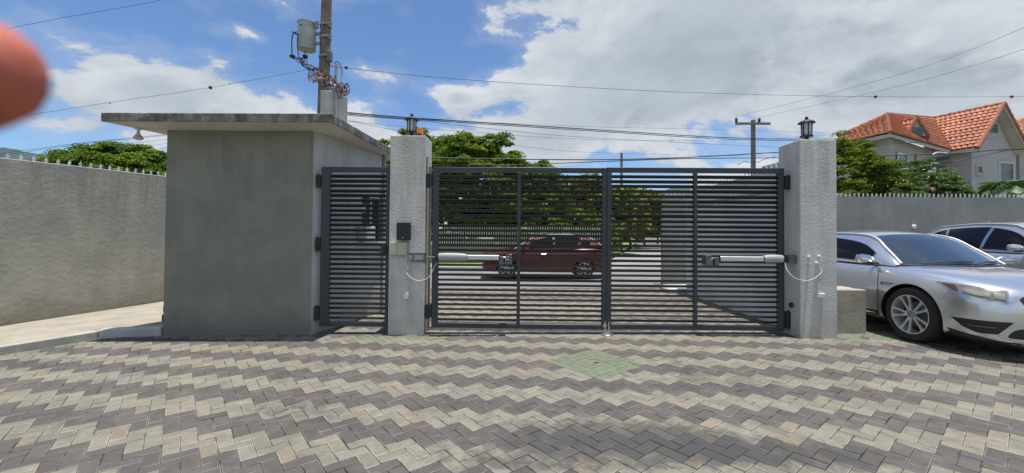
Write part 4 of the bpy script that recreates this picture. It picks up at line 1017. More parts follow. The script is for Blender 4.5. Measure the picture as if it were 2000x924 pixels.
for (u, v) in ((571, 110), (596, 110)):
    q = at(u, v, 10.7); MB().lathe([(.03, q.z-.05), (.065, q.z-.03), (.07, q.z+.02), (.03, q.z+.05)], org=(q.x, 10.7, 0), n=10).build('connector', M['black'], tr, smooth=True)
tangle = thing('wire_tangle', (0, 0, 0), 'black looped leads hanging between the transformer and the wooden pole', 'cables')
for k in range(7):
    g = random.Random(k); pts = [(571+g.uniform(-3, 30), 112+g.uniform(-2, 4))]
    for s in range(1, 5): pts.append((575+s*11+g.uniform(-6, 6), 114+s*6+g.uniform(-8, 8)))
    pts.append((622+g.uniform(-1, 2), 135+g.uniform(-4, 12)))
    MB().tube(curve_pts(wirep(pts, 10.7+g.uniform(-.1, .1))), .011, 5).build('lead', M['wire'], tangle, smooth=True)
tangle2 = thing('service_wires', (0, 0, 0), 'knot of faded pink and black service wires above the concrete pier', 'cables')
mast = thing('service_mast', (0, 0, 0), 'pale conduit mast rising from the concrete pier beside the wooden pole', 'mast')
q = at(656, 158, 8.2); q2 = at(656, 128, 8.2); MB().tube([(q.x, 8.2, P0.z-.05), (q.x, 8.2, q2.z)], .028, 10).tube([(q.x, 8.2, q2.z-.03), (q.x, 8.2, q2.z+.03)], .034, 10).build('conduit', M['pier'], mast, smooth=True)
MB().tube(curve_pts(wirep([(656, 140), (654, 124), (660, 121), (666, 130), (668, 142), (666, 155)], 8.2)), .008, 6).build('lead', M['wire'], mast)
MB().tube(wirep([(667, 140), (666, 158)], 8.2), .012, 6).build('cable_end', M['white_plastic'], mast)
for k in range(26):
    g = random.Random(100+k); t0_ = g.random(); pts = []
    cx, cyy = 612+t0_*60, 143+t0_*36
    for s in range(6): pts.append((cx+g.uniform(-14, 14), cyy+g.uniform(-12, 12)+ (6 if s % 2 else -4)))
    MB().tube(curve_pts(wirep(pts, 8.1+g.uniform(-.15, .15))), .0075, 5).build('loop', M['pinkwire'] if k % 4 else M['wire'], tangle2, smooth=True)
for k in range(9):
    g = random.Random(300+k); t0_ = g.random(); q = at(625+t0_*50, 146+t0_*40+g.uniform(-5, 5), 8.05)
    MB().lathe([(.012, -.035), (.024, -.02), (.024, .02), (.01, .035)], org=q, axis='X' if k % 2 else 'Z', n=8).build('clamp_connector', M['black'] if k % 3 else M['white_plastic'], tangle2, smooth=True)
MB().tube(curve_pts(wirep([(622, 148), (632, 150), (640, 145), (648, 150), (660, 165), (676, 185)], 8.15)), .016, 6).build('bundle', M['wire'], tangle2, smooth=True)

def overhead(label, pts, r, mt='wire', markers=(), n=6, group=None):
    """pts: (u, v, Y) seen points joined by a sagging span"""
    P_ = curve_pts([at(*p) for p in pts], 8); r = r*(.62 if r < .015 else .85)
    t = thing('overhead_wire', P_[0], label, 'wire', group); MB().tube(P_, r, n).build('strand', M[mt], t, smooth=True)
    for (u, v, Y, rr_) in markers:
        c = at(u, v, Y); MB().lathe([(.3*rr_, -rr_), (rr_, -.4*rr_), (rr_, .4*rr_), (.3*rr_, rr_)], org=c, axis='X', n=10).build('marker', M['marker'], t, smooth=True)
overhead('thin wire crossing the top left corner of the sky', [(-500, 165, 10), (55, 48, 10.5), (180, 25, 10.8), (316, 0, 11), (520, -50, 11.4)], .0075)
overhead('wire with a dark marker ball rising from left to the transformer', [(-300, 290, 9), (40, 228, 10), (215, 200, 10.4), (411, 171, 10.8), (590, 138, 11), (625, 130, 11)], .0065, markers=[(411, 171, 10.75, .045), (215, 202, 10.35, .015), (449, 163, 10.8, .015)])
overhead('long thin wire from the wooden pole across the sky to the right edge', [(648, 128, 11), (675, 133, 11.5), (900, 155, 13), (1200, 174, 15), (1450, 184, 17), (1710, 189, 18), (1976, 189, 18.5), (2300, 186, 19)], .012, markers=[(676, 132, 11.5, .045), (1710, 189, 18, .06), (1976, 189, 18.5, .06)])
P_w = [(650, 217, 13.4), (680, 220, 14), (803, 230, 15), (1140, 252, 19), (1400, 268, 24), (1560, 272, 27), (1700, 270, 27), (2000, 262, 26)]
overhead('thick twisted cable sloping from the wooden pole behind the left lantern', P_w, .026)
overhead('second strand just under the thick twisted cable', [(u, v+2.8, Y) for u, v, Y in P_w], .02)
overhead('thin cable below the twisted pair, passing above the trees', [(650, 223, 13.4), (680, 226, 14), (820, 236, 15), (1000, 256, 18), (1140, 268, 20), (1400, 282, 25), (1560, 288, 27), (1750, 286, 27)], .013)
overhead('faint wire drooping above the gate, lowest of the sloping wires', [(650, 232, 13.4), (690, 238, 14), (820, 262, 15), (1000, 283, 19), (1140, 297, 22), (1400, 304, 27), (1560, 304, 29)], .010)
overhead('faint high wire between the lanterns', [(680, 236, 14), (820, 250, 16), (1140, 272, 21), (1400, 274, 26), (1530, 270, 28), (1640, 262, 28)], .009)
overhead('faint upper wire running to the far crossarm pole', [(680, 224, 16), (820, 233, 18), (1140, 247, 23), (1400, 253, 26), (1530, 257, 28), (1640, 260, 29), (1750, 258, 29)], .010)
overhead('thick black cable just above the top of the wide gate', [(600, 300, 16), (844, 308, 17), (1140, 312, 18), (1300, 309, 19), (1410, 304, 20), (1530, 298, 20.5), (1640, 304, 20), (1850, 300, 18), (1960, 292, 17), (2200, 285, 16)], .028)
overhead('black cable skimming the top rail of the wide gate', [(600, 325, 16), (844, 322, 17), (1000, 322, 17.5), (1140, 317, 18), (1300, 311, 19), (1410, 309, 20), (1530, 308, 20.5), (1640, 304.5, 20.2)], .020)
overhead('black cable rising to the right in front of the house window', [(1560, 345, 19), (1740, 330, 18.5), (1850, 318, 18), (1960, 295, 17), (2000, 291, 16.8), (2200, 270, 16)], .020)
overhead('black cable rising across the tiled roof', [(1560, 292, 19), (1700, 284, 18.5), (1800, 276, 18.2), (1900, 259, 17.6), (2000, 235, 17), (2200, 190, 16)], .013)
overhead('black cable crossing the tiled roof below its middle', [(1560, 280, 19), (1700, 279, 18.6), (1850, 277, 18.2), (2000, 262, 17), (2200, 245, 16)], .013)
overhead('thin wire low across the house windows', [(1560, 336, 20), (1760, 332, 19.5), (1880, 322, 19), (2000, 306, 18.5), (2200, 285, 18)], .008)
overhead('grey wire from the far crossarm rising steeply to the top right corner', [(1437, 228, 28), (1600, 188, 24), (1800, 132, 19), (2000, 54, 15), (2200, -40, 12)], .010)
overhead('second grey wire from the far crossarm rising to the right edge', [(1483, 229, 28), (1600, 204, 25), (1800, 157, 20), (2000, 96, 16), (2200, 20, 13)], .010)
for k, (v0, v1, v2, lb) in enumerate([(300, 278, 262, 'uppermost wire rising from the left boundary wall to the hut eave'), (304, 280, 264, 'second wire from the left boundary wall, close under the uppermost'), (325, 292, 271.5, 'third wire down from the hut eave on the left'),
                                      (336, 304, 280, 'fourth wire down from the hut eave on the left'), (350, 318, 288, 'lowest faint wire above the left round tree')]):
    overhead(lb, [(-300, v0+40, 12), (0, v0, 13), (170, v1, 14), (328, v2, 15), (480, v2-18, 16)], .010 if k < 2 else .007)
sb = thing('splice_closure', at(1838, 306, 18), 'black cable splice case with coiled cable hanging in front of the house', 'splice case')
a, b = at(1818, 312, 18), at(1855, 305, 18)
MB().tube([a, a.lerp(b, .12), a.lerp(b, .88), b], [.05, .13, .13, .06], 12).build('case', M['black'], sb, smooth=True)
MB().tube(curve_pts(wirep([(1822, 302), (1830, 298), (1846, 299), (1852, 302)], 18)), .03, 6).build('coil', M['white_plastic'], sb, smooth=True)
def far_pole(label, u, vt, Y, r, arm=None):
    q = at(u, vt, Y); t = thing('utility_pole', (q.x, Y, 0), label, 'utility pole')
    MB().tube([(q.x, Y, -.1), (q.x, Y, q.z)], [r*1.2, r], 10).build('shaft', M['far_pole'], t, smooth=True)
    if arm:
        a, b = at(arm[0], arm[2], Y-.15), at(arm[1], arm[3], Y-.15); zz = (a.z+b.z)/2
        MB().box(a.x, b.x, Y-.28, Y-.14, zz-.07, zz+.07).build('crossarm', M['far_pole'], t)
        for u_ in arm[4]:
            c = at(u_, arm[2]-6, Y-.2); MB().lathe([(.05, zz+.07), (.10, zz+.16), (.06, zz+.22), (.10, zz+.28), (.04, zz+.40)], org=(c.x, Y-.2, 0), n=10).build('insulator', M['wire'], t, smooth=True)
    return t
fp = far_pole('far pole with a crossarm and two insulators beyond the right leaf of the gate', 1471, 235, 28, .14, (1436, 1503, 241, 243, (1438, 1483)))
MB().tube(curve_pts(wirep([(1440, 322), (1455, 315), (1462, 318), (1470, 314), (1480, 317), (1490, 312), (1515, 306)], 27.7)), .02, 5).build('drop_cable', M['wire'], fp)
far_pole('thin short pole rising above the middle of the wide gate', 1214, 299, 40, .12)
far_pole('thin dark pole standing between the bush and the house', 1788.5, 300, 17, .05)
far_pole('thin dark pole by the palm at the right edge', 1988, 302, 18, .05)

exec_cars = True
# ------------------------------------------------------------------ cars
def catm(P_, n):
    P_ = [Vector(p) for p in P_]; Q = []; m_ = len(P_)-1
    for s in range(n+1):
        t = s/n*m_; i = min(int(t), m_-1); t -= i
        p0 = P_[max(i-1, 0)]; p1_ = P_[i]; p2_ = P_[i+1]; p3_ = P_[min(i+2, m_)]
        Q.append(.5*((2*p1_)+(p2_-p0)*t+(2*p0-5*p1_+4*p2_-p3_)*t*t+(3*p1_-p0-3*p2_+p3_)*t**3))
    return Q
def body_mesh(tab, paint, axles, wr, wtrack):
    rings = []
    for (y, w, zb, zsh, we, ze, zc) in tab:
        half = [(0, zb), (.70*w, zb), (.94*w, zb+.02), (.985*w, zb+.14), (w, zb+.42*(zsh-zb)), (.995*w, zb+.75*(zsh-zb)), (.97*w, zsh), (we, ze), (.62*we, ze+.75*(zc-ze)), (0, zc)]
        rings.append([(x, y, z) for x, z in half]+[(-x, y, z) for x, z in half[-2:0:-1]])
    n = len(rings[0]); vs = [v for r_ in rings for v in r_]; fs = []
    for i in range(len(rings)-1):
        for k in range(n): fs.append((i*n+k, i*n+(k+1) % n, (i+1)*n+(k+1) % n, (i+1)*n+k))
    for ri, rev in ((0, True), (len(rings)-1, False)):        # caps as quad strips
        h = n//2
        for k in range(h):
            a, b, c, d = k, k+1, (n-k-1) % n, (n-k) % n
            f = [ri*n+a, ri*n+b, ri*n+c, ri*n+d]
            f = list(dict.fromkeys(f))
            if len(f) >= 3: fs.append(tuple(f) if rev else tuple(f[::-1]))
    mb = MB(); mb.add(vs, fs); me = mb.mesh('body', [paint, M['black']], smooth=False)
    o = bpy.data.objects.new('body', me); C.objects.link(o)
    sm = o.modifiers.new('s', 'SUBSURF'); sm.levels = 3
    cut = MB()
    for ya in axles:
        for sgn in (-1, 1):
            cut.lathe([(wr+.055, sgn*(wtrack-.34)), (wr+.055, sgn*(wtrack+.4))], org=(0, ya, wr-.01), axis='X', n=40)
    cm = cut.mesh('c', [M['black'], M['black']]); cm.polygons.foreach_set('material_index', [1]*len(cm.polygons))
    co = bpy.data.objects.new('c', cm); C.objects.link(co)
    bo = o.modifiers.new('b', 'BOOLEAN'); bo.object = co; bo.operation = 'DIFFERENCE'; bo.solver = 'EXACT'
    dg = bpy.context.evaluated_depsgraph_get(); me2 = bpy.data.meshes.new_from_object(o.evaluated_get(dg), depsgraph=dg)
    bpy.data.objects.remove(o); bpy.data.objects.remove(co)
    me2.shade_smooth(); me2.set_sharp_from_angle(angle=R(35))
    bm = bmesh.new(); bm.from_mesh(me2); bv = BVHTree.FromBMesh(bm); bm.free()
    return me2, bv
def shrink(bv, yc, curves, n, off, origin_y=True):
    """grid between two outlines given as (angle from -x towards the nose, z) lists, laid on the body"""
    top, bot = [catm([(a, z, 0) for a, z in c], n) for c in curves]; m_ = 4; P_ = []
    for i in range(n+1):
        r_ = []
        for j in range(m_+1):
            q = top[i].lerp(bot[i], j/m_); a = R(q.x); d = Vector((-math.cos(a), -math.sin(a), 0)); o = Vector((0, yc, q.y))+d*3
            h = bv.ray_cast(o, -d)
            p = h[0] if h[0] is not None else o-d*2; nn = h[1] if h[0] is not None else d
            if nn.dot(d) < 0: nn = -nn
            r_.append(p+nn*off)
        P_.append(r_)
    return P_
def thick_patch(P_, dirv_in=.012):
    mb = MB(); mb.grid(P_); n, m_ = len(P_), len(P_[0])
    cen = sum((p for r_ in P_ for p in r_), Vector())/(n*m_)
    rim = [P_[i][0] for i in range(n)]+[P_[n-1][j] for j in range(1, m_)]+[P_[i][m_-1] for i in range(n-2, -1, -1)]+[P_[0][j] for j in range(m_-2, 0, -1)]
    inn = [p+(Vector((0, 1.5, p.z))-p).normalized()*dirv_in for p in rim]; k = len(rim)
    mb.add(rim+inn, [(i, (i+1) % k, k+(i+1) % k, k+i) for i in range(k)]); return mb
def wheel(parent, x, y, r_, w_, sgn, steer=0, spokes=10, rimr=.70, tilt=0):
    t = bpy.data.objects.new('wheel', None); C.objects.link(t); t.parent = parent; t.location = (x, y, r_); t.rotation_euler = (0, 0, steer)
    s = sgn; hw = w_/2
    local('tyre', MB().lathe([(r_*rimr, s*hw*.75), (r_*rimr, s*hw*.92), (r_*.80, s*hw*1.02), (r_*.93, s*hw*.95), (r_*.985, s*hw*.72), (r_, s*hw*.3), (r_, -s*hw*.3), (r_*.97, -s*hw*.8), (r_*.7, -s*hw)], axis='X', n=44, cap=False), M['rubber'], t, smooth=True)
    local('rim', MB().lathe([(r_*rimr*.99, s*hw*.96), (r_*rimr*.955, s*hw*.98), (r_*rimr*.93, s*hw*.86), (r_*rimr*.90, -s*hw*.5)], axis='X', n=44, cap=False), M['alloy'], t, smooth=True)
    local('brake_disc', MB().lathe([(r_*rimr*.97, -s*hw*.45), (.05, -s*hw*.42)], axis='X', n=28), M['black'], t)
    local('brake_rotor', MB().lathe([(r_*rimr*.62, -s*hw*.15), (r_*rimr*.62, s*hw*.0), (.04, s*hw*.02)], axis='X', n=28), M['act_dark'], t)
    R0, R1 = r_*.085, r_*rimr*.955
    sp = MB(); P_ = []
    for (rr, wd, dp) in ((R0*.7, .024, .62), (R0*1.6, .017, .74), (R1*.6, .012, .80), (R1*.85, .016, .84), (R1*1.0, .032, .90)):
        P_.append((rr, wd*r_/.36, dp*hw*s))
    v = []
    for rr, wd, dp in P_: v += [(dp, -wd, rr), (dp, wd, rr), (dp-s*.03, wd*.6, rr), (dp-s*.03, -wd*.6, rr)]
    f = [(i*4+k, i*4+(k+1) % 4, i*4+4+(k+1) % 4, i*4+4+k) for i in range(len(P_)-1) for k in range(4)]
    sp.add(v, f); me = sp.mesh('spoke', M['alloy'], smooth=True)
    for k in range(spokes):
        o = bpy.data.objects.new('spoke', me); C.objects.link(o); o.parent = t
        o.rotation_euler = (2*math.pi*(k+.5*0)/spokes + (.085 if k % 2 else -.085), 0, 0)
    local('hub_cap', MB().lathe([(r_*.13, s*hw*.5), (r_*.13, s*hw*.80), (r_*.09, s*hw*.86), (.006, s*hw*.87)], axis='X', n=20), M['galv'], t, smooth=True)
    return t
def make_car(name, label, loc, rz, sp):
    car = thing(name, loc, label, sp['cat'], None, rz)
    me, bv = body_mesh(sp['tab'], sp['paint'], sp['axles'], sp['wr'], sp['track'])
    body = bpy.data.objects.new('body', me); C.objects.link(body); body.parent = car
    for ya in sp['axles']:
        for sgn in (-1, 1):
            wheel(car, sgn*(sp['track']-.125), ya, sp['wr'], .235, sgn, sp.get('steer', 0) if ya == sp['axles'][0] else 0, sp.get('spokes', 10), sp.get('rimr', .72))
    # greenhouse sides
    NT, NSs = 40, 8
    for sgn in (-1, 1):
        belt = catm([(sgn*x, y, z) for x, y, z in sp['belt']], NT); upc = catm([(sgn*x, y, z) for x, y, z in sp['upper']], NT)
        def surf(t, s, off=0):
            i = min(int(t*NT), NT-1); f = t*NT-i
            a = belt[i].lerp(belt[i+1], f); b = upc[i].lerp(upc[i+1], f); p = a.lerp(b, s)
            p = p+Vector((sgn*math.sin(math.pi*s)*.025, 0, 0))
            n_ = Vector((sgn, 0, .35)).normalized(); return p+n_*off
        mb = MB(); mb.grid([[surf(i/NT, j/NSs) for j in range(NSs+1)] for i in range(NT+1)]); local('side_frame', mb, sp['paint'], car, smooth=True)
        for (ta, tb, s0, s1a, s1b) in sp['windows']:
            def win(g_, off, n=14):
                rows = []
                for i in range(n+1):
                    f = i/n; t = ta-g_+(tb-ta+2*g_)*f; top_ = (s1a+(s1b-s1a)*f)+g_*1.2
                    if g_: top_ = min(top_, .97)
                    rows.append([surf(t, (s0-g_*1.2)+(top_-(s0-g_*1.2))*j/6, off) for j in range(7)])
                return rows
            local('window_trim', MB().grid(win(.009, .004)), sp.get('trim', M['chrome']), car, smooth=True)
            local('side_window', MB().grid(win(.0, .007)), M['tint'], car, smooth=True)
        # door seams as thin dark recess strips
        # mirror
        mx_, my, mz = sp['mirror']
        mb = MB(); N = 12; rows = []
        for (k, sc) in ((0, .35), (.25, .85), (.6, 1.), (.9, .9), (1.0, .5)):
            xx = sgn*(mx_-.02+.23*k); rows.append([(xx, my-.075*sc*math.cos(a)-.01, mz+.078*sc*math.sin(a)*(1 if math.sin(a) > 0 else .75)) for a in [2*math.pi*i/N for i in range(N+1)]])
        mb.grid(rows); mb.add(rows[0][:N], [tuple(range(N))]); mb.add(rows[-1][:N], [tuple(range(N))])
        mo = local('wing_mirror', mb, sp.get('mirror_mat', sp['paint']), car, smooth=True)
        local('mirror_foot', MB().box(sgn*(mx_-.10), sgn*(mx_+.10), my-.03, my+.03, mz-.075, mz-.04), M['black'], mo, bevel=.01)
    # roof
    L, Rr = catm([(-x, y, z) for x, y, z in sp['upper']], 40), catm([(x, y, z) for x, y, z in sp['upper']], 40)
    i0, i1 = sp['roof_idx']; NR = 12; P_ = []
    for i in range(i0, i1+1):
        f = (i-i0)/(i1-i0); ed = sp['crown']*(1-.25*(2*f-1)**2)
        P_.append([L[i].lerp(Rr[i], j/NR)+Vector((0, (-.10*math.sin(math.pi*j/NR) if f < .08 else 0)*0, ed*(1-(2*j/NR-1)**2)**.8)) for j in range(NR+1)])
    local('roof_panel', MB().grid(P_), sp['paint'], car, smooth=True)
    # windscreen and rear screen
    def screen(nm, ia, ib, bulge, ce, mt):
        rows = []; n = 10
        for k in range(n+1):
            f = k/n; idx = ia+(ib-ia)*f; a = L[int(idx)].lerp(L[min(int(idx)+1, 40)], idx-int(idx)); b = Rr[int(idx)].lerp(Rr[min(int(idx)+1, 40)], idx-int(idx))
            ed = ce*f**1.5
            rows.append([a.lerp(b, j/NR)+Vector((0, bulge*(1-f*.75)*(1-(2*j/NR-1)**2), ed*(1-(2*j/NR-1)**2)**.8+.012*(1-f)*0)) for j in range(NR+1)])
        local(nm, MB().grid(rows), mt, car, smooth=True); return rows
    ws = screen('windscreen', 0, i0, -sp['bulge'], sp['crown']*.75, M['windscreen'])
    screen('rear_screen', 40, i1, sp['bulge']*.6, sp['crown']*.75, M['tint'])
    # pillar finishing strips
    for X in (L, Rr):
        local('pillar_strip', MB().tube([X[i] for i in range(0, i0+1)], .022, 8), M['strip'], car, smooth=True)
        local('pillar_strip', MB().tube([X[i] for i in range(i1, 41)], .022, 8), M['strip'], car, smooth=True)
        local('roof_rail', MB().tube([X[i]+Vector((0, 0, .004)) for i in range(i0, i1+1)], .018, 8), M['strip'], car, smooth=True)
    # scuttle and wipers
    cow = [ws[0][j]+Vector((0, -.035, -.01)) for j in range(NR+1)]; cow2 = [ws[0][j]+Vector((0, .03, .012)) for j in range(NR+1)]
    local('scuttle', MB().grid([cow, cow2]), M['black'], car)
    for (xa, xb) in ((-.62, .05), (.02, .60)):
        def wsp(x, f): 
            fr = (x+.8)/1.6*NR; j = int(max(0, min(NR-1, fr))); k = min(9, int(f*10)); return ws[k][j].lerp(ws[k][j+1], fr-j)+Vector((0, -.02, .02))
        local('wiper', MB().tube([wsp(xa, .04), wsp((xa+xb)/2, .10), wsp(xb, .13)], .009, 6).tube([wsp(xb, .02), wsp((xa+xb)/2, .10)], .008, 6), M['black'], car)
    return car, bv
sed_tab = [ # y, half width, underside, shoulder z, hood edge x, hood edge z, centre z
    (.00, .40, .16, .56, .30, .66, .70), (.035, .60, .14, .62, .48, .73, .77), (.12, .76, .14, .68, .60, .80, .83), (.30, .875, .14, .75, .70, .865, .90),
    (.62, .935, .15, .815, .77, .925, .965), (1.0, .955, .18, .86, .80, .965, 1.005), (1.38, .962, .18, .895, .80, 1.0, 1.045), (1.75, .965, .18, .92, .82, 1.01, 1.05),
    (2.5, .965, .18, .94, .84, 1.02, 1.03), (3.4, .965, .18, .95, .84, 1.04, 1.04), (4.1, .955, .18, .965, .80, 1.07, 1.09), (4.6, .93, .19, .96, .76, 1.08, 1.11), (4.95, .86, .22, .90, .70, 1.04, 1.08), (5.12, .66, .35, .80, .52, .92, .98)]
sedan, bv = make_car('sedan', 'silver sedan parked facing the camera beside the right gate pillar', (6.215, 4.70, .068), 0, dict(
    cat='car', tab=sed_tab, paint=M['paint_silver'], axles=(1.0, 3.87), wr=.365, track=.955, steer=R(3),
    belt=[(.80, 1.36, .985), (.855, 1.9, 1.0), (.865, 2.6, 1.015), (.86, 3.4, 1.03), (.80, 4.2, 1.06)],
    upper=[(.725, 1.34, 1.02), (.655, 1.66, 1.235), (.585, 2.00, 1.415), (.575, 2.7, 1.465), (.57, 3.35, 1.43), (.60, 3.85, 1.27), (.66, 4.3, 1.08)],
    windows=[(.20, .50, .10, .62, .84), (.53, .78, .10, .84, .78)], mirror=(.93, 1.62, 1.075), mirror_mat=M['chrome'], roof_idx=(13, 27), crown=.065, bulge=.26))
def decal(nm, bv, car, yc, top, bot, mt, off=.006, n=14, rim=.012, trim=None, trim_g=0):
    P_ = shrink(bv, yc, (top, bot), n, off); o = local(nm, thick_patch(P_, rim), mt, car, smooth=True); return o, P_
for sg in (1, -1):
    def m2(c): return c if sg == 1 else [(180-a, z) for a, z in c]
    decal('headlight', bv, sedan, 1.3, m2([(33.5, .850), (44, .838), (54, .818), (62.5, .795)]), m2([(35, .825), (42, .745), (52, .680), (61, .655)]), M['chrome'], off=.003)
    decal('headlight_lens', bv, sedan, 1.3, m2([(35, .843), (44, .829), (54, .809), (61.8, .787)]), m2([(36.3, .822), (42.6, .757), (52, .693), (60.4, .668)]), M['lamp'], off=.007)
    decal('headlight_lens', bv, sedan, 1.3, m2([(37.5, .832), (41, .825), (44, .818)]), m2([(38.8, .81), (42, .775), (45, .748)]), M['amber'], off=.010)
    decal('headlight_lens', bv, sedan, 1.3, m2([(46.5, .79), (51, .775), (56, .755)]), m2([(47, .752), (51, .722), (55.5, .712)]), M['lamp_bright'], off=.011)
    decal('headlight_lens', bv, sedan, 1.3, m2([(57, .765), (59, .760), (60.8, .752)]), m2([(57, .705), (59, .695), (60.2, .690)]), M['lamp_bright'], off=.011)
    decal('fog_recess', bv, sedan, 1.3, m2([(42, .435), (52, .44), (62.5, .45)]), m2([(46, .345), (51, .295), (57.5, .30)]), M['black'], off=.004)
    decal('fog_recess_slat', bv, sedan, 1.3, m2([(48, .375), (52, .375), (57, .378)]), m2([(48, .362), (52, .362), (57, .365)]), M['act_dark'], off=.009)
decal('grille', bv, sedan, 1.3, [(65, .70), (69, .748), (90, .758), (111, .748), (115, .70)], [(66, .66), (72, .565), (90, .555), (108, .565), (114, .66)], M['black'], off=.004, n=24)
for zz in (.60, .645, .69): decal('grille_bar', bv, sedan, 1.3, [(67.5, zz+.012), (90, zz+.014), (112.5, zz+.012)], [(67.5, zz-.012), (90, zz-.010), (112.5, zz-.012)], M['chrome'], off=.012, n=24)
decal('lower_intake', bv, sedan, 1.3, [(60.5, .29), (66, .385), (90, .41), (114, .385), (119.5, .29)], [(61, .27), (68, .262), (90, .262), (112, .262), (119, .27)], M['black'], off=.004, n=24)
decal('front_valance', bv, sedan, 1.3, [(28, .33), (38, .30), (50, .255), (62, .222), (90, .21), (118, .222), (130, .255), (142, .30), (152, .33)], [(28, .15), (60, .15), (90, .165), (120, .15), (152, .15)], M['black'], off=.006, n=34)
decal('bumper_lip', bv, sedan, 1.3, [(52, .268), (62, .243), (90, .232), (118, .243), (128, .268)], [(52, .252), (62, .226), (90, .214), (118, .226), (128, .252)], M['chrome'], off=.010, n=30)
def sidegrid(bv, pts_top, pts_bot, sgn, off, n=10, m_=3):
    P_ = []; a, b = catm([(0,)+p for p in pts_top], n), catm([(0,)+p for p in pts_bot], n)
    for i in range(n+1):
        r_ = []
        for j in range(m_+1):
            q = a[i].lerp(b[i], j/m_); h = bv.ray_cast(Vector((sgn*2, q.y, q.z)), Vector((-sgn, 0, 0))); p = h[0] if h[0] is not None else Vector((sgn*.95, q.y, q.z)); r_.append(p+Vector((sgn*off, 0, 0)))
        P_.append(r_)
    return P_
def seam(car, bv, pts, sgn, nm='door_seam', w_=.005, mt='black', off=.0015):
    pts = catm([(0,)+p for p in pts], 14); P_ = []
    for i, q in enumerate(pts):
        t = (pts[min(i+1, 14)]-pts[max(i-1, 0)]).normalized(); nn = Vector((0, -t.z, t.y))*w_
        r_ = []
        for e in (q-nn, q+nn):
            h = bv.ray_cast(Vector((sgn*2, e.y, e.z)), Vector((-sgn, 0, 0))); r_.append((h[0] if h[0] is not None else Vector((sgn*.95, e.y, e.z)))+Vector((sgn*off, 0, 0)))
        P_.append(r_)
    local(nm, MB().grid(P_), M[mt], car)
for sg in (-1, 1):
    seam(sedan, bv, [(1.50, .93), (1.47, .75), (1.46, .45), (1.50, .27)], sg)
    seam(sedan, bv, [(2.62, .94), (2.64, .6), (2.6, .27)], sg)
    seam(sedan, bv, [(1.40, .30), (2.2, .285), (3.3, .29)], sg, 'sill_trim', .035, 'black', .003)
    local('fender_vent', thick_patch(sidegrid(bv, [(1.22, .757), (1.33, .757), (1.42, .755)], [(1.27, .735), (1.33, .725), (1.41, .722)], sg, .006), .006), M['black'], sedan)
    local('fender_vent', thick_patch(sidegrid(bv, [(1.26, .748), (1.38, .746)], [(1.27, .738), (1.38, .734)], sg, .011, 4, 1), .004), M['chrome'], sedan)
    local('door_handle', MB().box(sg*.955, sg*.985, 2.35, 2.52, .84, .865), M['paint_silver'], sedan, bevel=.006)
    # dark lip of the wheel arch
suv_tab = [(0, .5, .35, .75, .4, .92, .96), (.05, .72, .26, .80, .58, 1.0, 1.04), (.18, .85, .22, .86, .70, 1.05, 1.09), (.5, .94, .21, .93, .78, 1.09, 1.12), (1.0, .97, .21, .97, .82, 1.12, 1.15),
           (1.5, .975, .21, .99, .84, 1.13, 1.16), (2.5, .975, .21, 1.01, .86, 1.14, 1.14), (3.6, .97, .21, 1.04, .86, 1.16, 1.16), (4.3, .95, .23, 1.06, .84, 1.18, 1.18), (4.65, .90, .28, 1.02, .78, 1.16, 1.16), (4.78, .75, .42, .95, .66, 1.08, 1.08)]
suvp = Vector((10.37, 6.42, .09)); suv, bv2 = make_car('suv', 'pale silver sport utility vehicle parked behind the silver sedan', suvp, R(-11), dict(
    cat='car', tab=suv_tab, paint=M['paint_grey'], axles=(.95, 3.75), wr=.37, track=.96,
    belt=[(.84, 1.3, 1.09), (.88, 1.9, 1.10), (.89, 2.8, 1.12), (.88, 3.7, 1.15), (.84, 4.5, 1.18)],
    upper=[(.76, 1.25, 1.12), (.70, 1.65, 1.42), (.64, 2.05, 1.64), (.63, 2.8, 1.70), (.62, 3.6, 1.68), (.63, 4.2, 1.60), (.74, 4.62, 1.20)],
    windows=[(.20, .44, .08, .70, .86), (.46, .70, .08, .88, .86), (.72, .86, .12, .84, .72)], mirror=(.97, 1.62, 1.20), roof_idx=(13, 32), crown=.05, bulge=.22, rail=M['paint_grey']))
local('roof_fin', MB().prism([(-.015, 3.55), (.015, 3.55), (.006, 3.75), (-.006, 3.75)], 1.735, 1.785), M['paint_grey'], suv, bevel=.003)
for sg in (-1, 1): seam(suv, bv2, [(2.55, 1.0), (2.57, .6), (2.5, .3)], sg)
red_tab = [(0, .45, .32, .62, .36, .76, .80), (.05, .66, .24, .68, .54, .84, .88), (.16, .78, .21, .75, .64, .90, .93), (.45, .86, .20, .82, .72, .95, .98), (.9, .89, .20, .86, .76, .98, 1.01),
           (1.4, .895, .20, .89, .78, 1.0, 1.03), (2.4, .895, .20, .92, .79, 1.02, 1.02), (3.3, .89, .20, .95, .78, 1.05, 1.05), (3.9, .87, .22, .97, .76, 1.08, 1.08), (4.25, .80, .28, .93, .70, 1.04, 1.04), (4.36, .62, .4, .85, .55, .96, .96)]
redc, bv3 = make_car('parked_car', 'dark red hatchback seen side-on through the slats of the wide gate', (-1.30, 14.85, .0), R(-90), dict(
    cat='car', tab=red_tab, paint=M['paint_red'], axles=(.90, 3.50), wr=.32, track=.885, spokes=10, rimr=.74,
    belt=[(.77, 1.15, .97), (.80, 1.8, .99), (.81, 2.6, 1.01), (.80, 3.3, 1.04), (.76, 4.05, 1.08)],
    upper=[(.68, 1.15, 1.0), (.60, 1.55, 1.25), (.53, 1.95, 1.44), (.52, 2.6, 1.50), (.52, 3.3, 1.47), (.54, 3.8, 1.36), (.66, 4.15, 1.10)],
    windows=[(.20, .46, .08, .66, .86), (.48, .72, .08, .88, .84), (.74, .85, .12, .80, .66)], mirror=(.86, 1.45, 1.03), mirror_mat=M['paint_red'], roof_idx=(13, 30), crown=.05, bulge=.22, trim=M['black']))
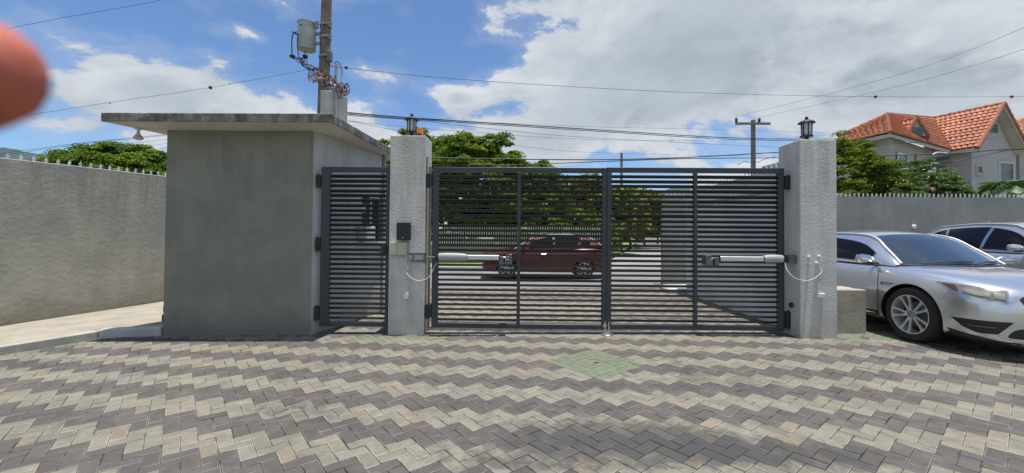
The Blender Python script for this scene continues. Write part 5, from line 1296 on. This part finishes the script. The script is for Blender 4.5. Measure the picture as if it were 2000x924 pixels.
for sg in (-1, 1):
    seam(redc, bv3, [(2.35, .93), (2.37, .6), (2.3, .3)], sg); seam(redc, bv3, [(1.3, .9), (1.28, .6), (1.3, .28)], sg)
    seam(redc, bv3, [(1.28, .28), (2.2, .27), (3.1, .28)], sg, 'sill_trim', .05, 'black', .003)
    local('door_handle', MB().box(sg*.885, sg*.91, 2.05, 2.2, .83, .85), M['chrome'], redc, bevel=.005)
    decal('headlight', bv3, redc, 1.1, [((36 if sg > 0 else 144), .82), ((60 if sg > 0 else 120), .76)], [((36 if sg > 0 else 144), .74), ((60 if sg > 0 else 120), .64)], M['lamp_bright'], off=.006)

# ------------------------------------------------------------------ the fingertip in front of the lens
# parked vehicles and clutter far down the road
def far_box_car(label, u, Y, mt, w_=4.2):
    pass

def skin_chain(name, chains, mt, parent, level=2):
    me = bpy.data.meshes.new(name); vs, es, rs = [], [], []
    for ch in chains:
        prev = ch.get('root')
        for (p, r_) in ch['pts']:
            vs.append(p); rs.append(r_)
            if prev is not None: es.append((prev, len(vs)-1))
            prev = len(vs)-1
    me.from_pydata(vs, es, []); o = bpy.data.objects.new(name, me); C.objects.link(o)
    o.modifiers.new('k', 'SKIN')
    for i, v in enumerate(me.skin_vertices[0].data): v.radius = (rs[i], rs[i]); v.use_root = (i == 0)
    sb_ = o.modifiers.new('s', 'SUBSURF'); sb_.levels = level
    dg = bpy.context.evaluated_depsgraph_get(); me2 = bpy.data.meshes.new_from_object(o.evaluated_get(dg), depsgraph=dg); bpy.data.objects.remove(o)
    me2.shade_smooth(); me2.materials.clear(); me2.materials.append(mt); oo = bpy.data.objects.new(name, me2); C.objects.link(oo); oo.parent = parent; return oo
Yf = .050
tip = at(-24, 135, Yf); K = Vector((tip.x, tip.y, tip.z))
hand = thing('person', K, 'blurred reddish fingertip of the photographer at the left edge of the picture', 'person')
k = .001
# hand laid out in millimetres from the fingertip; x runs towards the picture, the wrist is down left
pts = [((-168, -30, -95), 26), ((-120, -22, -62), 27), ((-84, -12, -38), 24)]
base = [dict(pts=[(tuple(c*k for c in p), r_*k) for p, r_ in pts])]
base.append(dict(root=2, pts=[(tuple(c*k for c in p), r_*k) for p, r_ in [((-68, -4, -22), 10.5), ((-44, 0, -10), 9.8), ((-24, 1, -3), 9.3), ((-10, 0, -.5), 9.0), ((-4, 0, 0), 8.6), ((.5, 0, 0), 7.2), ((3.4, 0, 0), 4.6), ((4.6, 0, 0), 2.)]]))
for dx, dy, dz, s in ((-6, -16, -22, 1.05), (-10, -30, -30, .98), (-16, -43, -40, .8)):
    base.append(dict(root=1, pts=[(tuple(c*k for c in p), r_*k) for p, r_ in [((-76+dx, -8+dy*.6, -30+dz*.6), 9.5*s), ((-52+dx, dy, -12+dz), 8.6*s), ((-40+dx, 12+dy, -22+dz), 7.6*s), ((-48+dx, 16+dy, -38+dz), 6.8*s)]]))
base.append(dict(root=0, pts=[(tuple(c*k for c in p), r_*k) for p, r_ in [((-120, 4, -84), 12), ((-88, 16, -78), 10), ((-64, 20, -66), 8.5), ((-52, 20, -58), 7)]]))
skin_chain('hand', base, M['skin'], hand, 2)
nl = MB(); P_ = []
for i in range(6):
    P_.append([(-.016+.012*i/5, .0084*math.sin(a)*(1 if i < 5 else .9), -.001+.0084*math.cos(a)*(.98 if i < 5 else .9)) for a in [R(60+60*j/6) for j in range(7)]])
local('fingernail', nl.grid(P_), M['nail'], hand, smooth=True)
